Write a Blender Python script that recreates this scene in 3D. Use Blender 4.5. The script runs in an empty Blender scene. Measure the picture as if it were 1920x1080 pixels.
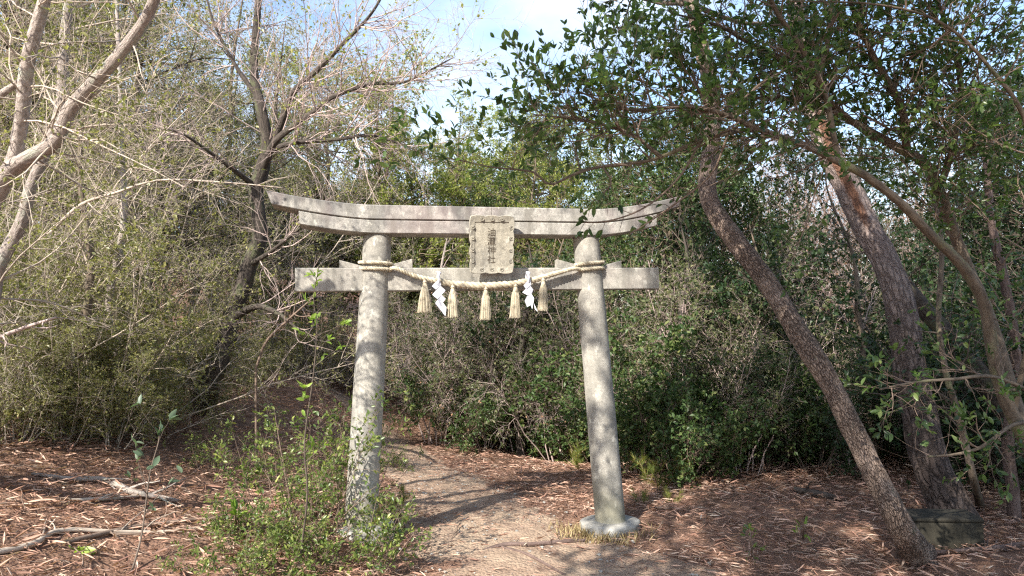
import bpy, math, random
import numpy as np
from mathutils import Vector, Matrix
sc = bpy.context.scene
COL = sc.collection
R_ = math.radians

# ---------------------------------------------------------------- camera
F = 1370.0; CX, CY = 960.0, 540.0
CAM = np.array([0.0, 0.0, 1.70])
PITCH, ROLL = R_(2.76), R_(1.04)
fw = np.array([0, math.cos(PITCH), math.sin(PITCH)])
r0 = np.array([1.0, 0, 0]); u0 = np.array([0, -math.sin(PITCH), math.cos(PITCH)])
CU = u0 * math.cos(ROLL) + r0 * math.sin(ROLL)
CR = r0 * math.cos(ROLL) - u0 * math.sin(ROLL)
cd = bpy.data.cameras.new('camera'); cam = bpy.data.objects.new('camera', cd); COL.objects.link(cam)
cd.sensor_width = 36; cd.lens = F / 1920 * 36; cd.clip_start = 0.05; cd.clip_end = 2000
M = Matrix(((CR[0], CU[0], -fw[0], CAM[0]), (CR[1], CU[1], -fw[1], CAM[1]), (CR[2], CU[2], -fw[2], CAM[2]), (0, 0, 0, 1)))
cam.matrix_world = M
sc.camera = cam

# ---------------------------------------------------------------- light
SUN_EL, SUN_AZ = 38.0, 33.0          # azimuth: degrees to the left of straight behind the camera
to_sun = Vector((-math.sin(R_(SUN_AZ)) * math.cos(R_(SUN_EL)), -math.cos(R_(SUN_AZ)) * math.cos(R_(SUN_EL)), math.sin(R_(SUN_EL))))
sl = bpy.data.lights.new('sun', 'SUN'); sl.energy = 4.7; sl.angle = R_(0.5); sl.color = (1.0, 0.94, 0.84)
so = bpy.data.objects.new('sun', sl); COL.objects.link(so)
so.rotation_euler = (-to_sun).to_track_quat('-Z', 'Y').to_euler()
w = bpy.data.worlds.new('World'); sc.world = w; w.use_nodes = True
nt = w.node_tree; nt.nodes.clear()
def N(t, **kw):
    n = nt.nodes.new(t)
    for k, v in kw.items(): setattr(n, k, v)
    return n
out = N('ShaderNodeOutputWorld'); bg = N('ShaderNodeBackground'); bg.inputs['Strength'].default_value = 0.15
sky = N('ShaderNodeTexSky', sky_type='NISHITA', sun_disc=False)
sky.sun_elevation = R_(SUN_EL); sky.sun_rotation = math.atan2(to_sun.x, to_sun.y); sky.air_density = 1.0; sky.dust_density = 1.0
tc = N('ShaderNodeTexCoord'); mp = N('ShaderNodeMapping'); mp.inputs['Scale'].default_value = (1, 1, 2.2); mp.inputs['Location'].default_value = (0.35, 0.1, 0.3)
nz = N('ShaderNodeTexNoise'); nz.inputs['Scale'].default_value = 2.1; nz.inputs['Detail'].default_value = 7; nz.inputs['Roughness'].default_value = 0.55
cr = N('ShaderNodeValToRGB'); cr.color_ramp.elements[0].position = 0.46; cr.color_ramp.elements[1].position = 0.76
mx = N('ShaderNodeMix', data_type='RGBA')
mx.inputs[7].default_value = (4.3, 4.6, 5.0, 1)
for a, b in ((tc.outputs['Generated'], mp.inputs[0]), (mp.outputs[0], nz.inputs['Vector']), (nz.outputs['Fac'], cr.inputs[0]),
             (cr.outputs[0], mx.inputs[0]), (sky.outputs[0], mx.inputs[6]), (mx.outputs[2], bg.inputs[0]), (bg.outputs[0], out.inputs[0])):
    nt.links.new(a, b)
sc.view_settings.view_transform = 'Standard'; sc.view_settings.look = 'None'
sc.view_settings.exposure = 1.2; sc.view_settings.gamma = 1.0
sc.cycles.max_bounces = 6; sc.cycles.diffuse_bounces = 4; sc.cycles.glossy_bounces = 2; sc.cycles.transmission_bounces = 4
sc.cycles.sample_clamp_indirect = 4.0; sc.cycles.use_denoising = False; sc.cycles.filter_width = 1.25   # real grain instead of smeared foliage

# ---------------------------------------------------------------- helpers
def at(px, py, d):
    return CAM + fw * d + CR * ((px - CX) / F * d) + CU * ((CY - py) / F * d)

def sp(v, s):                       # smooth max(v,0)
    return np.logaddexp(0, np.asarray(v, float) / s) * s
def sig(v): return 1 / (1 + np.exp(-np.clip(np.asarray(v, float), -40, 40)))
def bumps(x, y):
    return (0.030 * np.sin(1.7 * x + 0.6 * y + 1) * np.sin(1.3 * y - 0.7 * x) + 0.016 * np.sin(4.1 * x + 2) * np.sin(3.7 * y + 1.1 * x)
            + 0.007 * np.sin(9.3 * x - 4 * y) * np.sin(8.1 * y + 3 * x))
def path_c(y): return np.interp(y, [-5, 3, 4, 5, 5.7, 6.4, 7.6, 9, 10.5, 12, 13, 16], [1.4, 1.2, .95, .50, .17, -.12, -.58, -1.06, -1.65, -2.5, -3.2, -5.6])
def path_w(y): return np.interp(y, [-5, 3, 4, 5, 6.4, 9, 10.5, 13, 16], [1.4, 1.4, 1.36, 1.22, .92, .60, .50, .44, .42])
def height(x, y):
    x = np.asarray(x, float); y = np.asarray(y, float)
    h = 0.31 * sp(-(x + 1.62 + 0.07 * np.clip(y - 8, 0, 10)), .3)
    h = np.where(h > 3, 3 + (h - 3) * .4, h)
    h = h + 0.16 * sp(y - 13.5 + 0.25 * x, 1.2) * sig(-(x - 5) / 3.0) * np.exp(-np.maximum(y - 34, 0) / 60)
    h = h - 0.10 * sp(x - 4.2, .6) * sig((y - 9.5) / 1.2) * np.exp(-np.maximum(x - 25, 0) / 30)
    h = h - 0.45 * np.exp(-((x - 1.2) / 1.7) ** 2 - ((y - 11.6) / 1.5) ** 2)
    h = h + .55 * np.exp(-((x + 3.7) / 1.3) ** 2 - ((y - 11.3) / 2.2) ** 2)
    h = h + .20 * np.exp(-((x + 1.75) / .62) ** 2 - ((y - 6.2) / 1.0) ** 2)
    h = h - .045 * np.exp(-((x - .80) / .42) ** 2 - ((y - 6.5) / .45) ** 2)
    h = h - 0.13 + 0.07 * np.exp(-((x - 3.6) / 1.6) ** 2 - ((y - 7.6) / 1.2) ** 2)
    onp = sig((np.abs(x - path_c(y)) - path_w(y)) / .12)
    return h + bumps(x, y) * (.25 + .75 * onp) * np.exp(-np.maximum(np.hypot(x, y) - 30, 0) / 20)
def hz(x, y): return float(height(x, y))
def ground_at(px, py):
    d = CR * ((px - CX) / F) + CU * ((CY - py) / F) + fw
    t = np.linspace(1.5, 60, 4000)
    P = CAM + d * t[:, None]
    below = np.nonzero(P[:, 2] < height(P[:, 0], P[:, 1]))[0]
    return P[below[0]] if len(below) else P[-1]

# ---- materials
def mat(name):
    m = bpy.data.materials.new(name); m.use_nodes = True
    t = m.node_tree; t.nodes.clear()
    o = t.nodes.new('ShaderNodeOutputMaterial'); p = t.nodes.new('ShaderNodeBsdfPrincipled')
    t.links.new(p.outputs[0], o.inputs[0])
    return m, t, p, o
def nd(t, typ, ins=None, **kw):
    n = t.nodes.new(typ)
    for k, v in kw.items(): setattr(n, k, v)
    for k, v in (ins or {}).items():
        if hasattr(v, 'is_linked') or hasattr(v, 'links'): t.links.new(v, n.inputs[k])
        else: n.inputs[k].default_value = v
    return n
def ramp(t, fac, stops):
    n = t.nodes.new('ShaderNodeValToRGB'); e = n.color_ramp.elements
    while len(e) < len(stops): e.new(0.5)
    for el, (p, c) in zip(e, stops):
        el.position = p; el.color = (c[0], c[1], c[2], 1) if not isinstance(c, (int, float)) else (c, c, c, 1)
    t.links.new(fac, n.inputs[0]); return n.outputs[0]
def noise(t, vec, scale, detail=5, rough=.55):
    return nd(t, 'ShaderNodeTexNoise', {'Vector': vec, 'Scale': scale, 'Detail': detail, 'Roughness': rough}).outputs['Fac']
def mixc(t, fac, a, b, mode='MIX'):
    n = t.nodes.new('ShaderNodeMix'); n.data_type = 'RGBA'; n.blend_type = mode
    for k, v in ((0, fac), (6, a), (7, b)):
        if hasattr(v, 'is_linked'): t.links.new(v, n.inputs[k])
        else: n.inputs[k].default_value = v if k == 0 else (v[0], v[1], v[2], 1)
    return n.outputs[2]
def stretch(t, vec, s):
    n = t.nodes.new('ShaderNodeMapping'); n.inputs['Scale'].default_value = s; t.links.new(vec, n.inputs[0]); return n.outputs[0]
def bump(t, p, h, strength, dist):
    b = nd(t, 'ShaderNodeBump', {'Height': h, 'Strength': strength, 'Distance': dist}); t.links.new(b.outputs[0], p.inputs['Normal'])

def leaf_mat(name, cols, trans=.35, rough=.42, spec=.5, tcol=1.7):
    m, t, p, o = mat(name)
    a = nd(t, 'ShaderNodeAttribute', attribute_name='tint').outputs['Fac']
    n = len(cols)
    c = ramp(t, a, [(i / (n - 1), cc) for i, cc in enumerate(cols)])
    t.links.new(c, p.inputs['Base Color']); p.inputs['Roughness'].default_value = rough; p.inputs['Specular IOR Level'].default_value = spec
    c2 = mixc(t, 1.0, c, (tcol, tcol * 1.08, tcol * .6), 'MULTIPLY')
    tr = nd(t, 'ShaderNodeBsdfTranslucent', {'Color': c2})
    ms = nd(t, 'ShaderNodeMixShader', {0: trans, 1: p.outputs[0], 2: tr.outputs[0]})
    t.links.new(ms.outputs[0], o.inputs[0])
    return m
def bark_mat(name, lo, hi, patch=None, scale=9.0, zs=.3, bstr=.6, patch_lo=.52):
    m, t, p, o = mat(name)
    v = nd(t, 'ShaderNodeAttribute', attribute_name='bc').outputs['Vector']
    a = nd(t, 'ShaderNodeAttribute', attribute_name='tint').outputs['Fac']
    s = stretch(t, v, (1, 1, zs))
    n1 = noise(t, s, scale * 3, 6, .65); n2 = noise(t, v, scale * .5, 4)
    c = ramp(t, n1, [(.30, lo), (.72, hi)])
    if patch: c = mixc(t, ramp(t, n2, [(patch_lo, 0.0), (patch_lo + .12, 1.0)]), c, patch)
    c = mixc(t, 1.0, c, ramp(t, a, [(0, .72), (1, 1.25)]), 'MULTIPLY')
    t.links.new(c, p.inputs['Base Color']); p.inputs['Roughness'].default_value = .9; p.inputs['Specular IOR Level'].default_value = .25
    bump(t, p, n1, bstr, .03)
    return m

def plated_bark(name, lo, hi, crack_c, sc_=26.0):
    m, t, p, o = mat(name)
    v = nd(t, 'ShaderNodeAttribute', attribute_name='bc').outputs['Vector']
    w_ = nd(t, 'ShaderNodeTexNoise', {'Vector': v, 'Scale': 9.0, 'Detail': 4})
    vv = nd(t, 'ShaderNodeVectorMath', {0: v, 1: mixc(t, 1.0, w_.outputs['Color'], (.06, .06, .06), 'MULTIPLY')}, operation='ADD').outputs[0]
    s = stretch(t, vv, (1, 1, .5))
    vo = nd(t, 'ShaderNodeTexVoronoi', {'Vector': s, 'Scale': sc_}, feature='DISTANCE_TO_EDGE').outputs['Distance']
    n1 = noise(t, stretch(t, v, (1, 1, .45)), 34, 7, .7); n2 = noise(t, v, 4, 5, .6)
    c = mixc(t, ramp(t, n1, [(.33, 0.0), (.68, 1.0)]), lo, hi)
    c = mixc(t, ramp(t, n2, [(.52, 0.0), (.64, .55)]), c, tuple(q * 1.35 for q in hi))
    c = mixc(t, ramp(t, noise(t, v, 6.5, 5, .65), [(.60, 0.0), (.68, .6)]), c, (.20, .21, .15))
    c = mixc(t, nd(t, 'ShaderNodeMath', {0: ramp(t, vo, [(0, 0.0), (.10, 1.0)]), 1: ramp(t, n2, [(.42, 0.0), (.55, 1.0)])}, operation='MAXIMUM').outputs[0], crack_c, c)
    t.links.new(c, p.inputs['Base Color']); p.inputs['Roughness'].default_value = .92; p.inputs['Specular IOR Level'].default_value = .2
    h = nd(t, 'ShaderNodeMath', {0: ramp(t, vo, [(0, 0.0), (.18, 1.0)]), 1: n1}, operation='ADD').outputs[0]
    bump(t, p, h, 1.0, .022)
    return m
def pine_mat():
    m, t, p, o = mat('pine_bark')
    v = nd(t, 'ShaderNodeAttribute', attribute_name='bc').outputs['Vector']
    a = nd(t, 'ShaderNodeSeparateXYZ', {0: v}).outputs['Z']
    w_ = nd(t, 'ShaderNodeTexNoise', {'Vector': v, 'Scale': 11.0, 'Detail': 5, 'Roughness': .65})
    vv = nd(t, 'ShaderNodeVectorMath', {0: v, 1: mixc(t, 1.0, w_.outputs['Color'], (.13, .13, .13), 'MULTIPLY')}, operation='ADD').outputs[0]
    s = stretch(t, vv, (1, 1, .42))
    vo = nd(t, 'ShaderNodeTexVoronoi', {'Vector': s, 'Scale': 15.0}, feature='DISTANCE_TO_EDGE').outputs['Distance']
    vc = nd(t, 'ShaderNodeTexVoronoi', {'Vector': s, 'Scale': 15.0}).outputs['Color']
    n1 = noise(t, stretch(t, v, (1, 1, .4)), 40, 6, .7)
    lowc = mixc(t, n1, (.055, .040, .034), (.19, .15, .13))
    vb = nd(t, 'ShaderNodeSeparateColor', {0: vc}).outputs[0]
    lowc = mixc(t, .45, lowc, ramp(t, vb, [(0, (.07, .05, .043)), (1, (.24, .185, .165))]))
    hic = mixc(t, n1, (.25, .185, .16), (.48, .39, .35))
    up = ramp(t, nd(t, 'ShaderNodeMath', {0: nd(t, 'ShaderNodeMath', {0: a, 1: .2}, operation='MULTIPLY').outputs[0], 1: mixc(t, .5, (0, 0, 0), w_.outputs['Color'])}, operation='ADD').outputs[0], [(.55, 0.0), (.8, 1.0)])
    c = mixc(t, up, lowc, hic)
    crack = ramp(t, nd(t, 'ShaderNodeMath', {0: vo, 1: mixc(t, 1.0, (.16, .16, .16), noise(t, v, 9, 4), 'MULTIPLY')}, operation='ADD').outputs[0], [(.055, 0.0), (.16, 1.0)])
    c = mixc(t, crack, mixc(t, up, (.018, .014, .012), (.14, .10, .09)), c)
    rust = nd(t, 'ShaderNodeAttribute', attribute_name='tint').outputs['Fac']
    c = mixc(t, ramp(t, rust, [(.5, 0.0), (.9, 1.0)]), c, mixc(t, n1, (.14, .06, .035), (.34, .185, .12)))
    t.links.new(c, p.inputs['Base Color']); p.inputs['Roughness'].default_value = .92; p.inputs['Specular IOR Level'].default_value = .2
    h = nd(t, 'ShaderNodeMath', {0: ramp(t, vo, [(0, 0.0), (.2, 1.0)]), 1: n1}, operation='ADD').outputs[0]
    bump(t, p, h, .9, .03)
    return m

def stone_mat(name, base=(.40, .385, .35), stain=.5, pink=0.0, moss=0.0, lichen=.8, grime=False):
    m, t, p, o = mat(name)
    v = nd(t, 'ShaderNodeTexCoord').outputs['Object']
    fine = noise(t, v, 150, 3, .7); mid = noise(t, v, 22, 6, .7); big = noise(t, v, 3.2, 5, .6); streak = noise(t, stretch(t, v, (1, 1, .16)), 9, 4)
    c = mixc(t, ramp(t, fine, [(.38, 0.0), (.62, 1.0)]), tuple(q * .66 for q in base), tuple(min(1, q * 1.22) for q in base))
    c = mixc(t, ramp(t, mid, [(.46, 0.0), (.60, .7)]), c, tuple(q * .58 for q in base))
    c = mixc(t, ramp(t, big, [(.47, 0.0), (.66, stain)]), c, (.155, .15, .145))
    c = mixc(t, ramp(t, streak, [(.50, 0.0), (.66, stain * .9)]), c, (.20, .19, .165))
    lich = noise(t, stretch(t, v, (1.1, 1, .8)), 11, 6, .65)
    c = mixc(t, ramp(t, lich, [(.60, 0.0), (.66, lichen)]), c, (.52, .50, .44))
    if grime:                                   # black lichen creeping down from the weathered top edge, in patches
        gv = stretch(t, v, (1.6, 1, .35))
        gn = noise(t, gv, 3.4, 7, .68)
        z_ = nd(t, 'ShaderNodeSeparateXYZ', {0: v}).outputs['Z']
        zz_ = nd(t, 'ShaderNodeMapRange', {0: z_, 1: 2.50, 2: 2.74, 3: -.16, 4: .10}).outputs[0]
        gg = nd(t, 'ShaderNodeMath', {0: gn, 1: zz_}, operation='ADD').outputs[0]
        c = mixc(t, ramp(t, gg, [(.53, 0.0), (.64, .8)]), c, (.12, .115, .11))
        c = mixc(t, ramp(t, noise(t, v, 28, 6, .7), [(.56, 0.0), (.62, .6)]), c, (.14, .135, .125))
    if pink:
        pk = noise(t, stretch(t, v, (1, 1, .5)), 2.6, 3)
        c = mixc(t, ramp(t, pk, [(.50, 0.0), (.66, pink)]), c, (.34, .22, .23))
    if moss:
        z = nd(t, 'ShaderNodeSeparateXYZ', {0: v}).outputs['Z']
        zz = nd(t, 'ShaderNodeMath', {0: nd(t, 'ShaderNodeMath', {0: big, 1: .9}, operation='MULTIPLY').outputs[0], 1: z}, operation='SUBTRACT').outputs[0]
        c = mixc(t, ramp(t, zz, [(.05, 0.0), (.5, moss)]), c, (.25, .235, .14))
    t.links.new(c, p.inputs['Base Color']); p.inputs['Roughness'].default_value = .88; p.inputs['Specular IOR Level'].default_value = .3
    h = nd(t, 'ShaderNodeMath', {0: fine, 1: mid}, operation='ADD').outputs[0]
    bump(t, p, h, .35, .006)
    return m
def plain(name, c, rough=.8, var=.25, scale=30, spec=.3):
    m, t, p, o = mat(name)
    v = nd(t, 'ShaderNodeTexCoord').outputs['Object']
    n1 = noise(t, v, scale, 5)
    cc = mixc(t, ramp(t, n1, [(.3, 0.0), (.7, 1.0)]), tuple(q * (1 - var) for q in c), tuple(min(1, q * (1 + var)) for q in c))
    t.links.new(cc, p.inputs['Base Color']); p.inputs['Roughness'].default_value = rough; p.inputs['Specular IOR Level'].default_value = spec
    return m
def straw_mat():
    m, t, p, o = mat('straw')
    v = nd(t, 'ShaderNodeTexCoord').outputs['Object']
    a = nd(t, 'ShaderNodeAttribute', attribute_name='tint').outputs['Fac']
    n1 = noise(t, v, 60, 4)
    c = mixc(t, ramp(t, n1, [(.3, 0.0), (.7, 1.0)]), (.44, .375, .265), (.62, .55, .42))
    c = mixc(t, 1.0, c, ramp(t, a, [(0, .72), (1, 1.12)]), 'MULTIPLY')
    t.links.new(c, p.inputs['Base Color']); p.inputs['Roughness'].default_value = .75
    bump(t, p, noise(t, v, 260, 2), .3, .004)
    return m
def soil_mat(name, path):
    m, t, p, o = mat(name)
    v = nd(t, 'ShaderNodeTexCoord').outputs['Object']
    big = noise(t, v, 1.1, 6, .6); mid = noise(t, v, 7, 7, .65); fine = noise(t, v, 70, 4, .7)
    if path:
        c = mixc(t, ramp(t, mid, [(.32, 0.0), (.68, 1.0)]), (.26, .178, .128), (.44, .32, .232))
        c = mixc(t, ramp(t, big, [(.46, 0.0), (.62, .75)]), c, (.45, .345, .25))
        c = mixc(t, ramp(t, noise(t, v, 2.3, 6, .7), [(.52, 0.0), (.62, .6)]), c, (.185, .120, .095))
        c = mixc(t, ramp(t, fine, [(.60, 0.0), (.70, .8)]), c, (.13, .09, .07))
        c = mixc(t, ramp(t, noise(t, v, 45, 3, .6), [(.64, 0.0), (.70, .7)]), c, (.52, .45, .36))
    else:
        c = mixc(t, ramp(t, mid, [(.32, 0.0), (.68, 1.0)]), (.165, .094, .066), (.33, .20, .14))
        c = mixc(t, ramp(t, fine, [(.50, 0.0), (.66, .7)]), c, (.36, .22, .155))
        c = mixc(t, ramp(t, big, [(.5, 0.0), (.66, .5)]), c, (.15, .10, .07))
    t.links.new(c, p.inputs['Base Color']); p.inputs['Roughness'].default_value = .95; p.inputs['Specular IOR Level'].default_value = .15
    vo = nd(t, 'ShaderNodeTexVoronoi', {'Vector': v, 'Scale': 38.0}).outputs['Distance']
    h = nd(t, 'ShaderNodeMath', {0: nd(t, 'ShaderNodeMath', {0: mid, 1: fine}, operation='ADD').outputs[0], 1: vo}, operation='SUBTRACT').outputs[0]
    bump(t, p, h, .8 if path else 1.0, .02)
    return m

MT = {}
MT['stone_pillar'] = stone_mat('weathered_granite', (.42, .395, .345), .6, 0, .45)
MT['stone_beam'] = stone_mat('stained_granite', (.43, .41, .37), .9, .22, grime=True)
MT['stone_tie'] = stone_mat('pale_granite', (.44, .415, .365), .7, .08)
MT['stone_plaque'] = stone_mat('plaque_stone', (.43, .395, .32), .4)
MT['stone_base'] = stone_mat('base_granite', (.43, .415, .385), .45, 0, .1, .4)
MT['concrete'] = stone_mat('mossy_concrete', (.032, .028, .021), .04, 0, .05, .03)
MT['ink'] = plain('carved_lettering', (.125, .105, .08))
MT['straw'] = straw_mat()
MT['paper'] = plain('white_paper', (.64, .64, .70), .7, .03)
MT['pine'] = pine_mat()
MT['bark_brown'] = bark_mat('reddish_brown_bark', (.075, .050, .042), (.23, .165, .142), (.33, .26, .23), 9, .35, .9, .60)
MT['bark_plated'] = plated_bark('scaly_brown_bark', (.12, .082, .064), (.43, .325, .262), (.095, .068, .055), 50.0)
MT['bark_pale'] = bark_mat('pale_lichen_bark', (.20, .165, .14), (.56, .48, .43), (.38, .39, .32), 11, .7, .8, .54)
MT['bark_dark'] = bark_mat('dark_mossy_bark', (.035, .029, .025), (.12, .098, .082), (.10, .105, .06), 9, .4, .8)
MT['bark_olive'] = bark_mat('smooth_olive_bark', (.075, .057, .042), (.22, .17, .125), (.19, .18, .10), 7, .6, .4, .54)
MT['twig_pale'] = bark_mat('pale_twigs', (.30, .245, .195), (.56, .475, .39), None, 9, .5, .1)
MT['twig_brown'] = bark_mat('brown_twigs', (.13, .092, .07), (.30, .22, .17), None, 9, .5, .1)
MT['twig_pink'] = bark_mat('pinkish_grey_twigs', (.34, .26, .235), (.54, .43, .39), None, 9, .5, .1)
MT['twig_dark'] = bark_mat('dark_twigs', (.06, .048, .04), (.18, .14, .11), None, 9, .5, .1)
MT['leaf_olive'] = leaf_mat('olive_leaves', [(.075, .088, .030), (.15, .160, .055), (.25, .24, .09), (.40, .36, .18)], .38)
MT['leaf_lime'] = leaf_mat('yellow_green_leaves', [(.075, .11, .022), (.16, .20, .045), (.27, .29, .075), (.42, .38, .13)], .4)
MT['leaf_green'] = leaf_mat('glossy_green_leaves', [(.024, .048, .016), (.046, .085, .027), (.085, .135, .042), (.23, .24, .09)], .32, .44, .4)
MT['leaf_dark'] = leaf_mat('dark_evergreen_leaves', [(.012, .026, .012), (.022, .044, .017), (.038, .070, .024), (.075, .105, .036)], .28, .42, .42)
MT['leaf_canopy'] = leaf_mat('canopy_leaves', [(.026, .050, .019), (.050, .090, .030), (.10, .155, .045), (.24, .29, .10)], .45, .34, .55)
MT['leaf_sage'] = leaf_mat('sage_leaves', [(.040, .055, .024), (.075, .092, .040), (.13, .145, .062), (.26, .23, .12)], .32, .45, .4)
MT['leaf_fresh'] = leaf_mat('fresh_green_leaves', [(.10, .17, .03), (.20, .30, .05), (.36, .46, .10)], .45, .4)
MT['leaf_blue'] = leaf_mat('bluish_green_leaves', [(.05, .085, .05), (.10, .15, .09), (.17, .21, .13)], .3, .45)
MT['leaf_dry'] = leaf_mat('dry_brown_leaves', [(.12, .055, .03), (.22, .11, .06), (.36, .21, .12), (.50, .36, .24)], .25, .7, .3, 1.2)
MT['litter'] = leaf_mat('fallen_leaves', [(.20, .110, .085), (.36, .205, .152), (.51, .32, .24), (.61, .43, .335), (.68, .56, .46)], .12, .75, .25, 1.2)
MT['litter_grey'] = leaf_mat('trodden_leaves', [(.12, .07, .062), (.26, .165, .14), (.42, .28, .225), (.58, .44, .35)], .05, .8, .2, 1.2)
MT['needle'] = leaf_mat('pine_needles', [(.05, .085, .02), (.12, .17, .035), (.25, .27, .06), (.42, .24, .09)], .3)
MT['grass_dry'] = leaf_mat('dry_grass', [(.20, .15, .07), (.36, .28, .14), (.52, .42, .24)], .3, .7)
MT['soil'] = soil_mat('forest_soil', False)
MT['path'] = soil_mat('trodden_earth', True)

# ---- mesh collector
def leaf_tpl(kind):
    if kind == 'far':
        v = np.array([(0, 0, 0), (.45, .30, .10), (1, 0, -.04), (.45, -.30, .10)]); f = np.array([(0, 2, 1, 1), (0, 3, 2, 2)])
        return v, [tuple(x[:3]) for x in f]
    if kind == 'slim':
        v = np.array([(0, 0, 0), (.4, .15, .05), (1, 0, -.12), (.4, -.15, .05)]); return v, [(0, 2, 1), (0, 3, 2)]
    if kind == 'needle':
        v = np.array([(0, .02, 0), (0, -.02, 0), (1, 0, -.05)]); return v, [(0, 1, 2)]
    if kind == 'near':
        xs = [0, .12, .35, .62, .85, 1]; ws = [.02, .13, .215, .20, .10, 0]
        v = []; f = []
        for x, q in zip(xs, ws):
            z = -.16 * x * x
            v += [(x, q, z + q * .35), (x, 0, z), (x, -q, z + q * .35)]
        for i in range(5):
            a = i * 3; b = a + 3
            f += [(a, a + 1, b + 1, b), (a + 1, a + 2, b + 2, b + 1)]
        return np.array(v, float), f
    if kind == 'curl':
        xs = [0, .3, .65, 1]; ws = [.05, .28, .26, .02]; v = []; f = []
        for x, q in zip(xs, ws):
            z = .22 * (x - .5) ** 2 - .02
            v += [(x - .5, q, z + .09 * (q > .1)), (x - .5, 0, z), (x - .5, -q, z + .05 * (q > .1))]
        for i in range(3):
            a = i * 3; b = a + 3
            f += [(a, a + 1, b + 1, b), (a + 1, a + 2, b + 2, b + 1)]
        return np.array(v, float), f
TPL = {k: leaf_tpl(k) for k in ('far', 'slim', 'needle', 'near', 'curl')}

def unit(a): return a / np.maximum(np.linalg.norm(a, axis=-1, keepdims=True), 1e-9)

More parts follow.
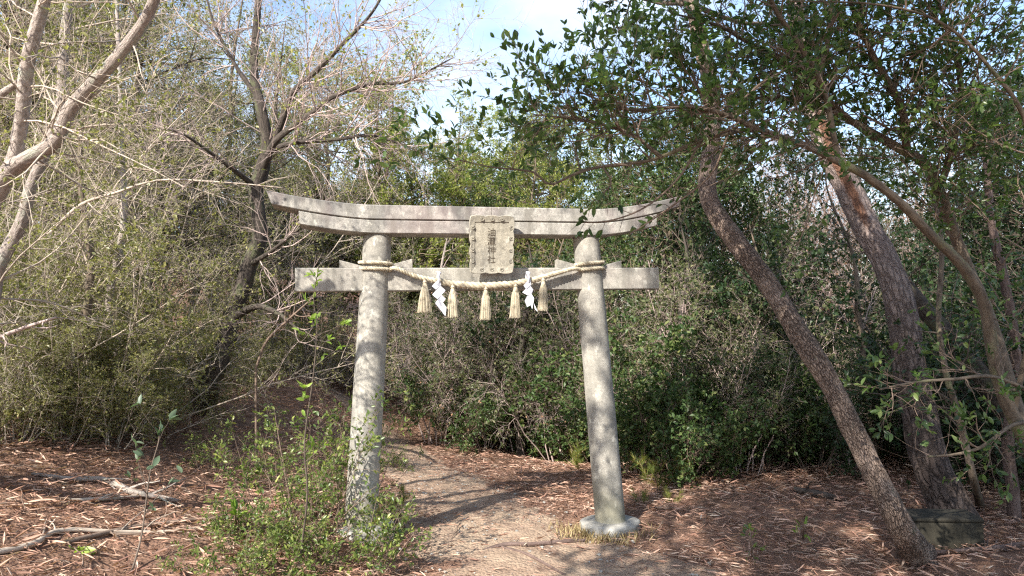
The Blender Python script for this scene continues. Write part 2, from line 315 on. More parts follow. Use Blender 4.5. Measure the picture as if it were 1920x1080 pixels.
class Geo:
    def __init__(s): s.v = []; s.q = []; s.t = []; s.qm = []; s.tm = []; s.qs = []; s.ts = []; s.tint = []; s.bc = []; s.n = 0; s.mats = []
    def mi(s, m):
        m = MT[m] if isinstance(m, str) else m
        if m not in s.mats: s.mats.append(m)
        return s.mats.index(m)
    def raw(s, v, quads=None, tris=None, m='soil', tint=None, bc=None, smooth=True):
        v = np.asarray(v, float).reshape(-1, 3); i = s.mi(m)
        if quads is not None and len(quads):
            q = np.asarray(quads, np.int64).reshape(-1, 4) + s.n; s.q.append(q); s.qm.append(np.full(len(q), i)); s.qs.append(np.full(len(q), smooth))
        if tris is not None and len(tris):
            q = np.asarray(tris, np.int64).reshape(-1, 3) + s.n; s.t.append(q); s.tm.append(np.full(len(q), i)); s.ts.append(np.full(len(q), smooth))
        s.v.append(v); s.tint.append(np.full(len(v), .5) if tint is None else np.broadcast_to(tint, (len(v),)).astype(float))
        s.bc.append(v.copy() if bc is None else bc); s.n += len(v)
    def tubes(s, P, R, sides=4, m='twig_pale', rng=None, lump=0.0, cap=False, tint=None, flare=0.0):
        P = np.asarray(P, float); R = np.asarray(R, float)
        if P.ndim == 2: P = P[None]; R = R[None]
        mm, n, _ = P.shape
        T = unit(np.gradient(P, axis=1))
        mean = unit(P[:, -1] - P[:, 0])
        ref = np.zeros((mm, 3)); ref[np.arange(mm), np.argmin(np.abs(mean), axis=1)] = 1
        U = unit(np.cross(T, ref[:, None, :])); V = np.cross(T, U)
        th = np.arange(sides) * 2 * np.pi / sides
        RR = R[:, :, None] * np.ones(sides)
        seg = np.linalg.norm(np.diff(P, axis=1), axis=2); L = np.concatenate([np.zeros((mm, 1)), np.cumsum(seg, 1)], 1)
        if lump:
            ph = rng.uniform(0, 6.28, 8)
            LL = L[:, :, None]; t3 = th[None, None, :]
            RR = RR * (1 + lump * (np.sin(3 * t3 + 5 * LL + ph[0]) * np.sin(4.3 * LL + ph[1]) + .7 * np.sin(2 * t3 - 9 * LL + ph[2]) * np.sin(2.1 * LL + ph[3])
                       + .5 * np.sin(5 * t3 + 17 * LL + ph[4]) + .4 * np.sin(7 * t3 - 31 * LL + ph[5])))
        if flare: RR = RR * (1 + flare * np.exp(-np.maximum(L[:, :, None] - .32, 0) / .13) * (.55 + .45 * np.sin(5 * th[None, None, :] + 1.3) + .25 * np.sin(3 * th[None, None, :])))
        vv = P[:, :, None, :] + RR[..., None] * (np.cos(th)[None, None, :, None] * U[:, :, None, :] + np.sin(th)[None, None, :, None] * V[:, :, None, :])
        rb = R.max(axis=1)[:, None, None]
        off = (np.arange(mm) * 1.7)[:, None, None]
        bc = np.stack(np.broadcast_arrays(np.cos(th)[None, None] * rb + off, np.sin(th)[None, None] * rb, L[:, :, None] + 0 * th[None, None]), -1)
        idx = np.arange(mm * n * sides).reshape(mm, n, sides)
        a = idx[:, :-1]; b = idx[:, 1:]
        q = np.stack([a, np.roll(a, -1, 2), np.roll(b, -1, 2), b], -1)
        if tint is None:
            r = rng if rng is not None else np.random.default_rng(1)
            tint = np.repeat(r.uniform(0, 1, mm), n * sides)
        s.raw(vv, quads=q, m=m, tint=tint, bc=bc.reshape(-1, 3))
        if cap:
            k = s.n - mm * n * sides
            for e in (0, n - 1):
                c = P[0, e]; s.raw([c], m=m, tint=.5)
                ring = idx[0, e] + k; ci = s.n - 1
                tr = np.stack([ring, np.roll(ring, -1), np.full(sides, ci)], -1)
                s.t.append(tr); s.tm.append(np.full(sides, s.mi(m))); s.ts.append(np.full(sides, True))
    def leaves(s, pos, d, nrm, size, kind, m, tint, wid=None):
        tv, tf = TPL[kind]
        d = unit(d); b = unit(np.cross(nrm, d)); nn = np.cross(d, b)
        size = np.asarray(size)[:, None, None]
        wv = size if wid is None else size * np.asarray(wid)[:, None, None]
        v = pos[:, None, :] + size * tv[None, :, 0:1] * d[:, None, :] + wv * tv[None, :, 1:2] * b[:, None, :] + size * tv[None, :, 2:3] * nn[:, None, :]
        k = len(tv); o = (np.arange(len(pos)) * k)[:, None, None]
        f4 = [x for x in tf if len(x) == 4]; f3 = [x for x in tf if len(x) == 3]
        s.raw(v, quads=(np.array(f4)[None] + o) if f4 else None, tris=(np.array(f3)[None] + o) if f3 else None, m=m, tint=np.repeat(tint, k), smooth=kind in ('near', 'curl'))
    def build(s, name, parent=None, world=True, mesh_only=False):
        me = bpy.data.meshes.new(name)
        v = np.concatenate(s.v)
        if parent is not None and world:
            v = v - np.array(parent.location)[None]
        Q = np.concatenate(s.q) if s.q else np.zeros((0, 4), np.int64); T = np.concatenate(s.t) if s.t else np.zeros((0, 3), np.int64)
        me.vertices.add(len(v)); me.vertices.foreach_set('co', v.astype(np.float32).ravel())
        nl = Q.size + T.size
        me.loops.add(nl); me.loops.foreach_set('vertex_index', np.concatenate([Q.ravel(), T.ravel()]).astype(np.int32))
        me.polygons.add(len(Q) + len(T))
        st = np.concatenate([np.arange(len(Q)) * 4, Q.size + np.arange(len(T)) * 3]).astype(np.int32)
        me.polygons.foreach_set('loop_start', st)
        me.polygons.foreach_set('material_index', np.concatenate(s.qm + s.tm).astype(np.int32))
        me.polygons.foreach_set('use_smooth', np.concatenate(s.qs + s.ts).astype(bool))
        for m in s.mats: me.materials.append(m)
        me.attributes.new('tint', 'FLOAT', 'POINT').data.foreach_set('value', np.concatenate(s.tint).astype(np.float32))
        me.attributes.new('bc', 'FLOAT_VECTOR', 'POINT').data.foreach_set('vector', np.concatenate(s.bc).astype(np.float32).ravel())
        me.update(calc_edges=True); me.validate()
        if mesh_only: return me
        o = bpy.data.objects.new(name, me); COL.objects.link(o)
        if parent is not None: o.parent = parent
        return o

def tag(o, label=None, cat=None, group=None, kind=None):
    if label: o['label'] = label
    if cat: o['category'] = cat
    if group: o['group'] = group
    if kind: o['kind'] = kind
    return o
def thing(name, label, cat, loc=(0, 0, 0), rz=0, group=None, scale=1.0):
    o = bpy.data.objects.new(name, None); COL.objects.link(o); o.empty_display_size = .1
    o.location = loc; o.rotation_euler = (0, 0, rz); o.scale = (scale,) * 3
    return tag(o, label, cat, group)
def dup(root, loc, rz, scale, label=None, group=None):
    r = root.copy(); COL.objects.link(r); r.location = loc; r.rotation_euler = (0, 0, rz); r.scale = scale if isinstance(scale, tuple) else (scale,) * 3
    if label: r['label'] = label
    if group: r['group'] = group
    for ch in list(root.children):
        c = ch.copy(); COL.objects.link(c); c.parent = r
    return r

# ---- growth
def spline(pts, n):
    pts = np.asarray(pts, float); k = len(pts)
    P = np.concatenate([[2 * pts[0] - pts[1]], pts, [2 * pts[-1] - pts[-2]]])
    d = np.linalg.norm(np.diff(pts[:, :3], axis=0), axis=1); cum = np.concatenate([[0], np.cumsum(d)])
    out_ = []
    for s_ in np.linspace(0, cum[-1], n):
        i = min(np.searchsorted(cum, s_, 'right') - 1, k - 2); t = (s_ - cum[i]) / max(d[i], 1e-9)
        p0, p1, p2, p3 = P[i], P[i + 1], P[i + 2], P[i + 3]
        out_.append(.5 * (2 * p1 + (p2 - p0) * t + (2 * p0 - 5 * p1 + 4 * p2 - p3) * t * t + (3 * p1 - p0 - 3 * p2 + p3) * t ** 3))
    return np.array(out_)
def interp(P, t):
    m, n, c = P.shape
    x = np.clip(t, 0, .99999) * (n - 1); i = x.astype(int); f = (x - i)[:, None]
    a = P[np.arange(m), i]; b = P[np.arange(m), i + 1]
    return a * (1 - f) + b * f, b - a
def grow(rng, P, R, count, k, L, ang=(50, 15), tr=(.15, 1.0), wig=.18, up=0.0, rs=.6, rmax=1e9, rmin=.0012, tip=.35, taper=.45, bias=None):
    m, n, _ = P.shape
    ln = np.linalg.norm(np.diff(P, axis=1), axis=2).sum(1)
    idx = rng.choice(m, count, p=ln / ln.sum())
    t = rng.uniform(tr[0], tr[1], count)
    pos, tan = interp(P[idx], t); tan = unit(tan)
    r, _ = interp(R[idx][:, :, None], t); r = r[:, 0]
    az = unit(np.cross(rng.normal(size=(count, 3)), tan))
    a = np.radians(np.clip(rng.normal(ang[0], ang[1], count), 5, 120))[:, None]
    d = np.cos(a) * tan + np.sin(a) * az
    if bias is not None: d = unit(d + np.asarray(bias))
    ll = rng.uniform(L[0], L[1], count) * (1 - taper * t)
    out_ = [pos]
    for j in range(k - 1):
        d = unit(d + rng.normal(size=(count, 3)) * wig + np.array([0, 0, up]))
        out_.append(out_[-1] + d * (ll / (k - 1))[:, None])
    rr = np.clip(r * rs, rmin, rmax)
    return np.stack(out_, 1), rr[:, None] * np.linspace(1, tip, k)[None]
def leaf_on(rng, g, P, per, size, kind, m, up=.9, tr=(.25, 1.05), spread=1.0, droop=0.0, prob=1.0, tint=None, cluster=False):
    mm = len(P)
    keep = np.nonzero(rng.uniform(size=mm) < prob)[0]
    idx = np.repeat(keep, per); c = len(idx)
    if c == 0: return
    t = rng.uniform(tr[0], tr[1], c)
    if cluster: t = 1 - (1 - tr[0]) * rng.uniform(0, 1, c) ** 2.2
    pos, tan = interp(P[idx], t)
    d = unit(unit(tan) + spread * rng.normal(size=(c, 3)) * .8 + np.array([0, 0, -droop]))
    nrm = unit(np.array([0, 0, up]) + rng.normal(size=(c, 3)) * .55)
    sz = rng.uniform(size[0], size[1], c)
    base = rng.uniform(0, 1, mm)
    tt = np.clip(.5 * base[idx] + .5 * rng.uniform(0, 1, c), 0, 1) if tint is None else rng.uniform(tint[0], tint[1], c)
    g.leaves(pos, d, nrm, sz, kind, m, tt)
def tilt_norm(a):
    return a
def stems(rng, n, spread, H, k, lean=(8, 38), up=0.0, wig=.10, base=.05):
    a = rng.uniform(0, 2 * np.pi, n); th = np.radians(rng.uniform(lean[0], lean[1], n))
    d = np.stack([np.cos(a) * np.sin(th), np.sin(a) * np.sin(th), np.cos(th)], 1)
    p = np.stack([np.cos(a) * rng.uniform(0, spread, n), np.sin(a) * rng.uniform(0, spread, n), np.full(n, -.12)], 1)
    L = rng.uniform(H[0], H[1], n); o = [p]
    for j in range(k - 1):
        d = unit(d + rng.normal(size=(n, 3)) * wig + np.array([0, 0, up])); o.append(o[-1] + d * (L / (k - 1))[:, None])
    return np.stack(o, 1), rng.uniform(.6, 1, n)[:, None] * base * np.linspace(1, .25, k)[None]


# ================================================================ the ground
rng = np.random.default_rng(7)
def graded(lo, hi, step, far):
    a = np.arange(lo, hi + step / 2, step); o = [];  x = hi; d = step
    while x < far: d *= 1.18; x += d; o.append(x)
    p = []; x = lo; d = step
    while x > -far: d *= 1.18; x -= d; p.append(x)
    return np.array(p[::-1] + list(a) + o)
gx = graded(-6.5, 7.5, .065, 420); gy = graded(3.4, 15, .065, 420)
X, Y = np.meshgrid(gx, gy, indexing='ij'); Z = height(X, Y)
i = np.arange(X.size).reshape(X.shape)
q = np.stack([i[:-1, :-1], i[1:, :-1], i[1:, 1:], i[:-1, 1:]], -1)
g = Geo(); g.raw(np.stack([X, Y, Z], -1), quads=q, m='soil'); tag(g.build('ground'), kind='structure')

py_ = np.arange(-4, 13.4, .06); wv = np.linspace(-1, 1, 41)
PY, W = np.meshgrid(py_, wv, indexing='ij')
edge = 1 + .14 * np.sin(2.3 * PY + W * 2) + .07 * np.sin(6.1 * PY + 3 * np.sign(W)) + .04 * np.sin(13 * PY)
PX = path_c(PY) + path_w(PY) * 1.12 * edge * W
PZ = height(PX, PY) + .014 + .010 * np.sin(7.3 * PX + 2 * PY) * np.sin(5.1 * PY - PX) + .006 * np.sin(17 * PX) * np.sin(15 * PY + 4 * PX) - .05 * np.abs(W) ** 5
i = np.arange(PX.size).reshape(PX.shape)
q = np.stack([i[:-1, :-1], i[:-1, 1:], i[1:, 1:], i[1:, :-1]], -1)[:, :, ::-1]
g = Geo(); g.raw(np.stack([PX, PY, PZ], -1), quads=q, m='path'); tag(g.build('path'), kind='structure')

def off_path(x, y): return (np.abs(x - path_c(y)) - path_w(y))
def litter(n, seed, m, size, on=.10, xr=(-6.2, 7.2), yr=(4.0, 15), lift=.02, prefer_path=False):
    r = np.random.default_rng(seed); n2 = n * 4
    x = r.uniform(*xr, n2); y = r.uniform(*yr, n2)
    o = off_path(x, y)
    pr = np.clip((6.5 / y) ** 1.1, 0, 1) * np.where(o > .12, 1, np.where(o > -.42, on + (1 - on) * ((o + .42) / .54) ** 1.6, on))
    patch = .5 + .5 * np.sin(2.2 * x + 1.3 * np.sin(1.7 * y)) * np.sin(2.6 * y + x)
    pr *= .35 + .65 * patch
    if prefer_path: pr = np.clip((6.5 / y), 0, 1) * np.where(o < -.5, .2, np.where(o < .35, 1, .12)) * (.3 + .7 * patch)
    k = r.uniform(size=n2) < pr; x = x[k][:n]; y = y[k][:n]; c = len(x)
    z = height(x, y) + r.uniform(0.004, lift, c)
    a = r.uniform(0, 6.28, c)
    d = np.stack([np.cos(a), np.sin(a), r.normal(0, .16, c)], 1)
    nr = unit(np.stack([r.normal(0, .42, c), r.normal(0, .42, c) - .12, np.ones(c)], 1))
    sz = size[0] + (size[1] - size[0]) * r.uniform(0, 1, c) ** 1.5
    g = Geo(); g.leaves(np.stack([x, y, z], 1), d, nr, sz, 'curl', m, np.clip(r.normal(.50, .23, c), 0, 1), wid=sz * r.uniform(.95, 1.75, c)); return g
tag(litter(62000, 3, 'litter', (.040, .115), .12, lift=.05).build('fallen_leaves'), 'russet and tan fallen leaves carpeting the forest floor', 'leaf litter', kind='stuff')
tag(litter(42000, 5, 'litter_grey', (.018, .060), .45, yr=(4.0, 12), lift=.028, prefer_path=True).build('trodden_leaves'), 'small broken leaf bits trodden into the earth of the path', 'leaf litter', kind='stuff')
r = np.random.default_rng(12); n = 5200                # whole big leaves lying on top
x = r.uniform(-5.5, 6.5, n); y = 4.3 + 6.5 * r.uniform(0, 1, n) ** 1.3; k = off_path(x, y) > r.normal(.25, .2, n); x = x[k]; y = y[k]; n = len(x)
a = r.uniform(0, 6.28, n); d = np.stack([np.cos(a), np.sin(a), r.normal(.1, .25, n)], 1); sz = r.uniform(.07, .15, n)
nr = unit(np.stack([r.normal(0, .45, n), r.normal(-.35, .45, n), np.ones(n)], 1))
g = Geo(); g.leaves(np.stack([x, y, height(x, y) + r.uniform(.03, .065, n)], 1), d, nr, sz, 'curl', 'litter', np.clip(r.normal(.42, .22, n), 0, 1), wid=sz * r.uniform(.9, 1.5, n))
tag(g.build('large_fallen_leaves'), 'whole curled dead leaves lying on top of the leaf carpet', 'leaf litter', kind='stuff')
# small fallen twigs
r = np.random.default_rng(9); n = 1300
x = r.uniform(-6, 7, n); y = r.uniform(4.2, 12, n); k = off_path(x, y) > r.uniform(-.6, .6, n); x = x[k]; y = y[k]; n = len(x)
a = r.uniform(0, 6.28, n); L = r.uniform(.1, .55, n) ; P = []
for j in range(5):
    f = (j / 4 - .5) * L; xx = x + np.cos(a) * f + r.normal(0, .012, n); yy = y + np.sin(a) * f + r.normal(0, .012, n)
    P.append(np.stack([xx, yy, height(xx, yy) + .02 + r.uniform(0, .035, n)], 1))
g = Geo(); g.tubes(np.stack(P, 1), r.uniform(.002, .006, n)[:, None] * np.linspace(1, .5, 5), 4, 'twig_brown', r)
tag(g.build('fallen_twigs'), 'thin fallen twigs scattered over the dead leaves', 'twigs', kind='stuff')

# ================================================================ the torii
GY = R_(13.2); GX = np.array([math.cos(GY), math.sin(GY), 0]); GN = np.array([-math.sin(GY), math.cos(GY), 0])
GO = np.array([-.225, 6.34, 0.0])
gate = thing('torii_gate', 'weathered grey granite torii gate standing across the earth path', 'torii gate', tuple(GO), GY)
def gobj(g, name, parent=gate, label=None):
    o = g.build(name, parent=parent, world=False)
    if label: o['label'] = label
    return o
def box_beam(us, z0, z1, y0, y1, m, ch=.012, slant=0.0):
    g = Geo(); us = np.asarray(us); z0 = np.broadcast_to(z0, us.shape); z1 = np.broadcast_to(z1, us.shape)
    y0 = np.broadcast_to(y0, us.shape); y1 = np.broadcast_to(y1, us.shape)
    sec = [(y0 + ch, z0), (y1 - ch, z0), (y1, z0 + ch), (y1, z1 - ch), (y1 - ch, z1), (y0 + ch, z1), (y0, z1 - ch), (y0, z0 + ch)]
    V = np.stack([np.stack([us * (1 + slant * (zz - z0) / np.maximum(z1 - z0, 1e-6)), yy, zz], -1) for yy, zz in sec], 1)
    n = len(us); i = np.arange(n * 8).reshape(n, 8); a = i[:-1]; b = i[1:]
    q = np.stack([a, np.roll(a, -1, 1), np.roll(b, -1, 1), b], -1)
    g.raw(V, quads=q, m=m, smooth=False)
    for e, rev in ((0, False), (n - 1, True)):
        ring = V[e]; c = ring.mean(0); vv = np.concatenate([ring, [c]])
        t = [(j, (j + 1) % 8, 8) if rev else ((j + 1) % 8, j, 8) for j in range(8)]
        g.raw(vv, tris=t, m=m, smooth=False)
    return g
def rise(u, a=.118): return a * np.where(u > 0, 1.38, 1.0) * (np.clip(np.abs(u) - .95, 0, 2) / .85) ** 1.6
LEAN = .067
def hx(z): return .922 + LEAN * (2.461 - z)
for sgn in (-1, 1):
    base = hz(*(GO + GX * sgn * hx(0))[:2]) - .25
    zs = np.linspace(base if sgn < 0 else -.075, 2.475, 60)
    P = np.stack([sgn * hx(zs), 0 * zs, zs], 1); Rr = np.interp(zs, [0, 1.2, 2.3, 2.475], [.134, .126, .118, .1165])
    g = Geo(); g.tubes(P, Rr, 48, 'stone_pillar', rng, .006, cap=True); gobj(g, 'pillar')
us = np.linspace(-1.55, 1.55, 90)
gobj(box_beam(us, 2.461 + rise(us), 2.571 + rise(us), -.135, .135, 'stone_beam', .007, .004), 'lintel')
g = Geo()
for us in (np.linspace(-1.765, .027, 50), np.linspace(.031, 1.765, 50)):
    h_ = box_beam(us, 2.577 + rise(us), 2.697 + rise(us) * .9, -.141, .141, 'stone_beam', .007, .022)
    for V_, Q_ in zip(h_.v[:1], h_.q[:1]): g.raw(V_, quads=Q_, m='stone_beam', smooth=False)
    for V_, T_, o_ in zip(h_.v[1:], h_.t, np.cumsum([len(v_) for v_ in h_.v])[:-1]): g.raw(V_, tris=T_ - o_, m='stone_beam', smooth=False)
uc = np.linspace(-1.5, 1.5, 60); gc = box_beam(uc, 2.563 + rise(uc), 2.580 + rise(uc), -.115, .115, 'stone_beam', .002)
gobj(g, 'top_lintel'); gobj(gc, 'joint_strip')
gobj(box_beam(np.linspace(-1.59, 1.59, 60), 1.986, 2.181, -.067, .067, 'stone_tie', .008), 'tie_beam')
for sgn in (-1, 1):
    for side in (-1, 1):
        c = sgn * hx(2.2); u0_ = c + side * .112; u1_ = c + side * .30
        us = np.linspace(min(u0_, u1_), max(u0_, u1_), 6)
        top = np.interp(np.abs(us - c), [.112, .30], [2.198, 2.248]) + .01 * (sgn * side < 0)
        gobj(box_beam(us, 2.179, top, -.045, .045, 'stone_tie', .005), 'wedge')
# base stones
for sgn in (-1, 1):
    c = GO + GX * sgn * hx(0); zt = -.07 if sgn > 0 else hz(c[0], c[1]) + .05
    prof = [(.262, -.30), (.268, -.09), (.268, -.022), (.264, -.010), (.254, -.002), (.15, .008), (.08, .010), (.0, .011)]
    th = np.arange(56) * 2 * np.pi / 56; V = []
    for rr, zz in prof:
        wob = 1 + .035 * np.sin(3 * th + 1) + .022 * np.sin(7 * th + 2)
        V.append(np.stack([sgn * hx(0) + rr * wob * np.cos(th), rr * wob * np.sin(th) * .95, np.full(56, zt + zz) + .002 * np.sin(4 * th)], 1))
    V = np.stack(V); n = len(prof); i = np.arange(n * 56).reshape(n, 56); a = i[:-1]; b = i[1:]
    g = Geo(); g.raw(V, quads=np.stack([a, np.roll(a, -1, 1), np.roll(b, -1, 1), b], -1), m='stone_base'); gobj(g, 'base_stone')
# plaque
pl = bpy.data.objects.new('plaque', None)
def plaque_geo():
    W2, H2 = .183, .236; iw, ih = .148, .190; n_ = 220
    o = []; inn = []
    per = []
    for k, (ax, ay, bx_, by_, lob) in enumerate([(-W2, H2, W2, H2, 3), (W2, H2, W2 * .97, -H2, 4), (W2 * .97, -H2, -W2 * .97, -H2, 3), (-W2 * .97, -H2, -W2, H2, 4)]):
        ix = [(-iw, ih, iw, ih), (iw, ih, iw, -ih), (iw, -ih, -iw, -ih), (-iw, -ih, -iw, ih)][k]
        for j in range(44):
            t = j / 44; nx, ny = [(0, 1), (1, 0), (0, -1), (-1, 0)][k]
            s_ = .011 * abs(math.sin(math.pi * lob * t)) ** .7
            o.append((ax + (bx_ - ax) * t + nx * s_, ay + (by_ - ay) * t + ny * s_)); inn.append((ix[0] + (ix[2] - ix[0]) * t, ix[1] + (ix[3] - ix[1]) * t))
    o = np.array(o); inn = np.array(inn); m_ = len(o)
    def ring(p, y): return np.stack([p[:, 0], np.full(len(p), y), p[:, 1]], 1)
    rings = [ring(o * .97, .03), ring(o, .0), ring(o, -.012), ring(o * .985, -.018), ring(inn * 1.05 + (o - inn) * .1, -.010), ring(inn, -.008), ring(inn, .0)]
    V = np.stack(rings); n = len(rings); i = np.arange(n * m_).reshape(n, m_); a = i[:-1]; b = i[1:]
    g = Geo(); g.raw(V, quads=np.stack([a, np.roll(a, -1, 1), np.roll(b, -1, 1), b], -1), m='stone_plaque', smooth=False)
    bosses = [(x, .212) for x in (-.085, 0, .085)] + [(x, -.212) for x in (-.085, 0, .085)] + [(sx * .165, z) for sx in (-1, 1) for z in (-.14, -.05, .05, .14)]
    for bx_, bz in bosses:
        th = np.linspace(0, 2 * np.pi * 1.6, 26); rr = np.linspace(.021, .006, 26)
        P = np.stack([bx_ + rr * np.cos(th + 1), np.full(26, -.0145), bz + rr * np.sin(th + 1) * .8], 1)
        g.tubes(P, np.full(26, .0032), 6, 'stone_plaque', rng)
    p = Geo()
    v = [(-iw, -.002, -ih), (iw, -.002, -ih), (iw, -.002, ih), (-iw, -.002, ih), (-iw, .03, -ih), (iw, .03, -ih), (iw, .03, ih), (-iw, .03, ih)]
    p.raw(v, quads=[(0, 1, 2, 3), (5, 4, 7, 6), (1, 5, 6, 2), (4, 0, 3, 7), (3, 2, 6, 7), (4, 5, 1, 0)], m='stone_plaque', smooth=False)
    return g, p
gfr, gpn = plaque_geo()
pl = gpn.build('plaque', parent=gate, world=False)
pl.location = (.012, -.215, 2.365); pl.rotation_euler = (R_(7), 0, 0)
pl['label'] = 'carved name plaque with scalloped border and four characters'
gfr.build('plaque_frame', parent=pl, world=False)
dg = bpy.context.evaluated_depsgraph_get()
for k, ch in enumerate('油瀧神社'):
    cu = bpy.data.curves.new('character', 'FONT'); cu.body = ch; cu.size = .074; cu.align_x = 'CENTER'; cu.align_y = 'CENTER'; cu.extrude = .0015; cu.offset = -.0004
    to = bpy.data.objects.new('character_source', cu); COL.objects.link(to)
    bpy.context.view_layer.update(); dg = bpy.context.evaluated_depsgraph_get()
    me = bpy.data.meshes.new_from_object(to.evaluated_get(dg)); me.materials.clear(); me.materials.append(MT['ink'])
    co = np.zeros(len(me.vertices) * 3, np.float32); me.vertices.foreach_get('co', co); co = co.reshape(-1, 3)
    if len(co): co[:, :2] -= (co[:, :2].max(0) + co[:, :2].min(0)) / 2; me.vertices.foreach_set('co', co.ravel())
    bpy.data.objects.remove(to)
    o = bpy.data.objects.new('character', me); COL.objects.link(o); o.parent = pl
    o.location = (-.004, -.0042, .106 - .0755 * k); o.rotation_euler = (R_(90), 0, 0)

# ================================================================ the straw rope
rope = thing('straw_rope', 'twisted pale straw rope slung between the pillars of the stone torii', 'sacred rope', tuple(GO), GY)
def gp(px, py, y):                    # gate-local x, z of a pixel on the local plane y
    d = CR * ((px - CX) / F) + CU * ((CY - py) / F) + fw
    o = CAM - GO; t = (y - o @ GN) / (d @ GN); p = o + d * t
    return np.array([p @ GX, y, p[2]])
rw = .136; xl = hx(2.2); ctr = []
for a in np.linspace(-390, 140, 60):
    ctr.append((-xl - rw * math.cos(R_(a)), -rw * math.sin(R_(a)), 2.236 - .050 * (a + 390) / 360))
sagpx = [(742, 503), (780, 518), (824, 528), (866, 534), (911, 536), (960, 532), (1000, 525), (1045, 512), (1075, 504)]
sag = [gp(px, py, yy) for (px, py), yy in zip(sagpx, (-.118, -.122, -.128, -.132, -.135, -.132, -.128, -.122, -.120))]
end = []
for a in np.linspace(140, -390, 60):
    end.append((xl + rw * math.cos(R_(a)), -rw * math.sin(R_(a)), 2.236 - .050 * (a + 390) / 360))
ctr = spline(np.array(ctr + [tuple(s_) for s_ in sag] + end), 900)
mid = np.exp(-((ctr[:, 0] - .02) / .62) ** 2) * (ctr[:, 1] < -.05)
mid = np.convolve(np.pad(mid, 20, mode='edge'), np.ones(41) / 41, 'valid')
RAD = .0140 + .0180 * mid
ln = np.concatenate([[0], np.cumsum(np.linalg.norm(np.diff(ctr, axis=0), axis=1))])
ph = np.concatenate([[0], np.cumsum(np.diff(ln) / (4.3 * (RAD[1:] + RAD[:-1]) / 2))]) * 2 * np.pi
T = unit(np.gradient(ctr, axis=0)); U = unit(np.cross(T, np.array([0, 0, 1.0]))); V = np.cross(U, T)
g = Geo()
for k in range(3):
    th = -ph + k * 2 * np.pi / 3
    P = ctr + (RAD * .56)[:, None] * (np.cos(th)[:, None] * U + np.sin(th)[:, None] * V)
    g.tubes(P, RAD * .50, 12, 'straw', rng, tint=np.full(900 * 12, .15 + .32 * k))  # strand tones stepped apart, standing in for the shadow stripes between the twists
hr = np.random.default_rng(4); ii = hr.integers(20, 880, 260)              # stray straws
P0 = ctr[ii] + unit(hr.normal(size=(260, 3))) * RAD[ii][:, None] * .9
dd = unit(T[ii] * hr.choice([-1, 1], 260)[:, None] + hr.normal(size=(260, 3)) * .5); LL = hr.uniform(.02, .06, 260)[:, None]
g.tubes(np.stack([P0, P0 + dd * LL * .5, P0 + dd * LL + hr.normal(size=(260, 3)) * .006], 1), np.full((260, 3), .0009), 3, 'straw', hr)
go = g.build('twisted_strands', parent=rope, world=False)
def tassel(px, py0, py1, wpx):
    top = gp(px, py0, -.150); bot = gp(px - 1, py1, -.155); L = top[2] - bot[2]; rb = wpx / 2 / F * 6.05
    g = Geo(); n = 300; r = np.random.default_rng(int(px))
    a = r.uniform(0, 6.28, n); rr = np.sqrt(r.uniform(.0, 1, n)); P = []
    lend = r.uniform(.95, 1.03, n)
    for t in (0, .12, .3, .6, 1.0):
        w_ = np.interp(t, [0, .12, .3, .6, 1], [.014, .020, .034, rb * .8, rb])
        tt = t * lend
        P.append(np.stack([top[0] + (bot[0] - top[0]) * t + np.cos(a + t * .2) * rr * w_, top[1] + np.sin(a) * rr * w_ * .8, top[2] - L * tt], 1))
    g.tubes(np.stack(P, 1), np.full((n, 5), .0017), 4, 'straw', r)
    pts = np.array([[top[0], top[1], top[2] + .035], [top[0], top[1], top[2] + .012], [top[0], top[1], top[2] - .02], [top[0], top[1], top[2] - .05]])
    g.tubes(pts, np.array([.008, .016, .016, .022]), 12, 'straw', r, cap=True)
    th = np.linspace(0, 4 * np.pi, 40); P = np.stack([top[0] + .0175 * np.cos(th), top[1] + .0175 * np.sin(th), top[2] - .002 + .010 * th / 12.6], 1)
    g.tubes(P, np.full(40, .003), 6, 'straw', r, tint=np.full(240, .1))
    return g.build('tassel', parent=rope, world=False)
for a in ((797, 530, 585, 27), (849, 540, 595, 25), (911, 543, 599, 22), (967, 537, 595, 22), (1019, 527, 582, 21)): tassel(*a)
def streamer(px, py, flaps, sgn):
    # flaps: quads in the zoomed crop's units (1/9.82 px) relative to the knot
    g = Geo(); k0 = gp(px, py, -.165); sc_ = 6.03 / F / 9.82
    for j, (qd, yo) in enumerate(flaps):
        pts = np.array([(k0[0] + x * sc_, k0[1] - .004 * j - yo[i_] * .03, k0[2] - z * sc_) for i_, (x, z) in enumerate(qd)])
        n = len(pts); b = pts + np.array([0, .0012, 0])
        i_ = list(range(n)); fr = [(0, k_, k_ + 1) for k_ in range(1, n - 1)]
        g.raw(np.concatenate([pts, b]), tris=[t for t in fr] + [(a + n, c + n, b_ + n) for a, b_, c in fr],
              quads=[(a, a + n, (a + 1) % n + n, (a + 1) % n) for a in range(n)], m='paper', smooth=False)
    th = np.linspace(0, 2 * np.pi, 20)                     # paper loop tied over the rope
    P = np.stack([k0[0] + 0 * th, -.132 + .044 * np.cos(th), k0[2] + .012 + .048 * np.sin(th)], 1)
    g.tubes(P, np.full(20, .010), 6, 'paper', rng)
    kn = np.array([(k0[0] - .012, -.14, k0[2] + .072), (k0[0] - .002, -.15, k0[2] + .062), (k0[0] + .010, -.152, k0[2] + .058), (k0[0] + .018, -.148, k0[2] + .064)])
    g.tubes(kn, np.array([.008, .016, .016, .008]), 8, 'paper', rng, cap=True)
    return g.build('paper_streamer', parent=rope, world=False)
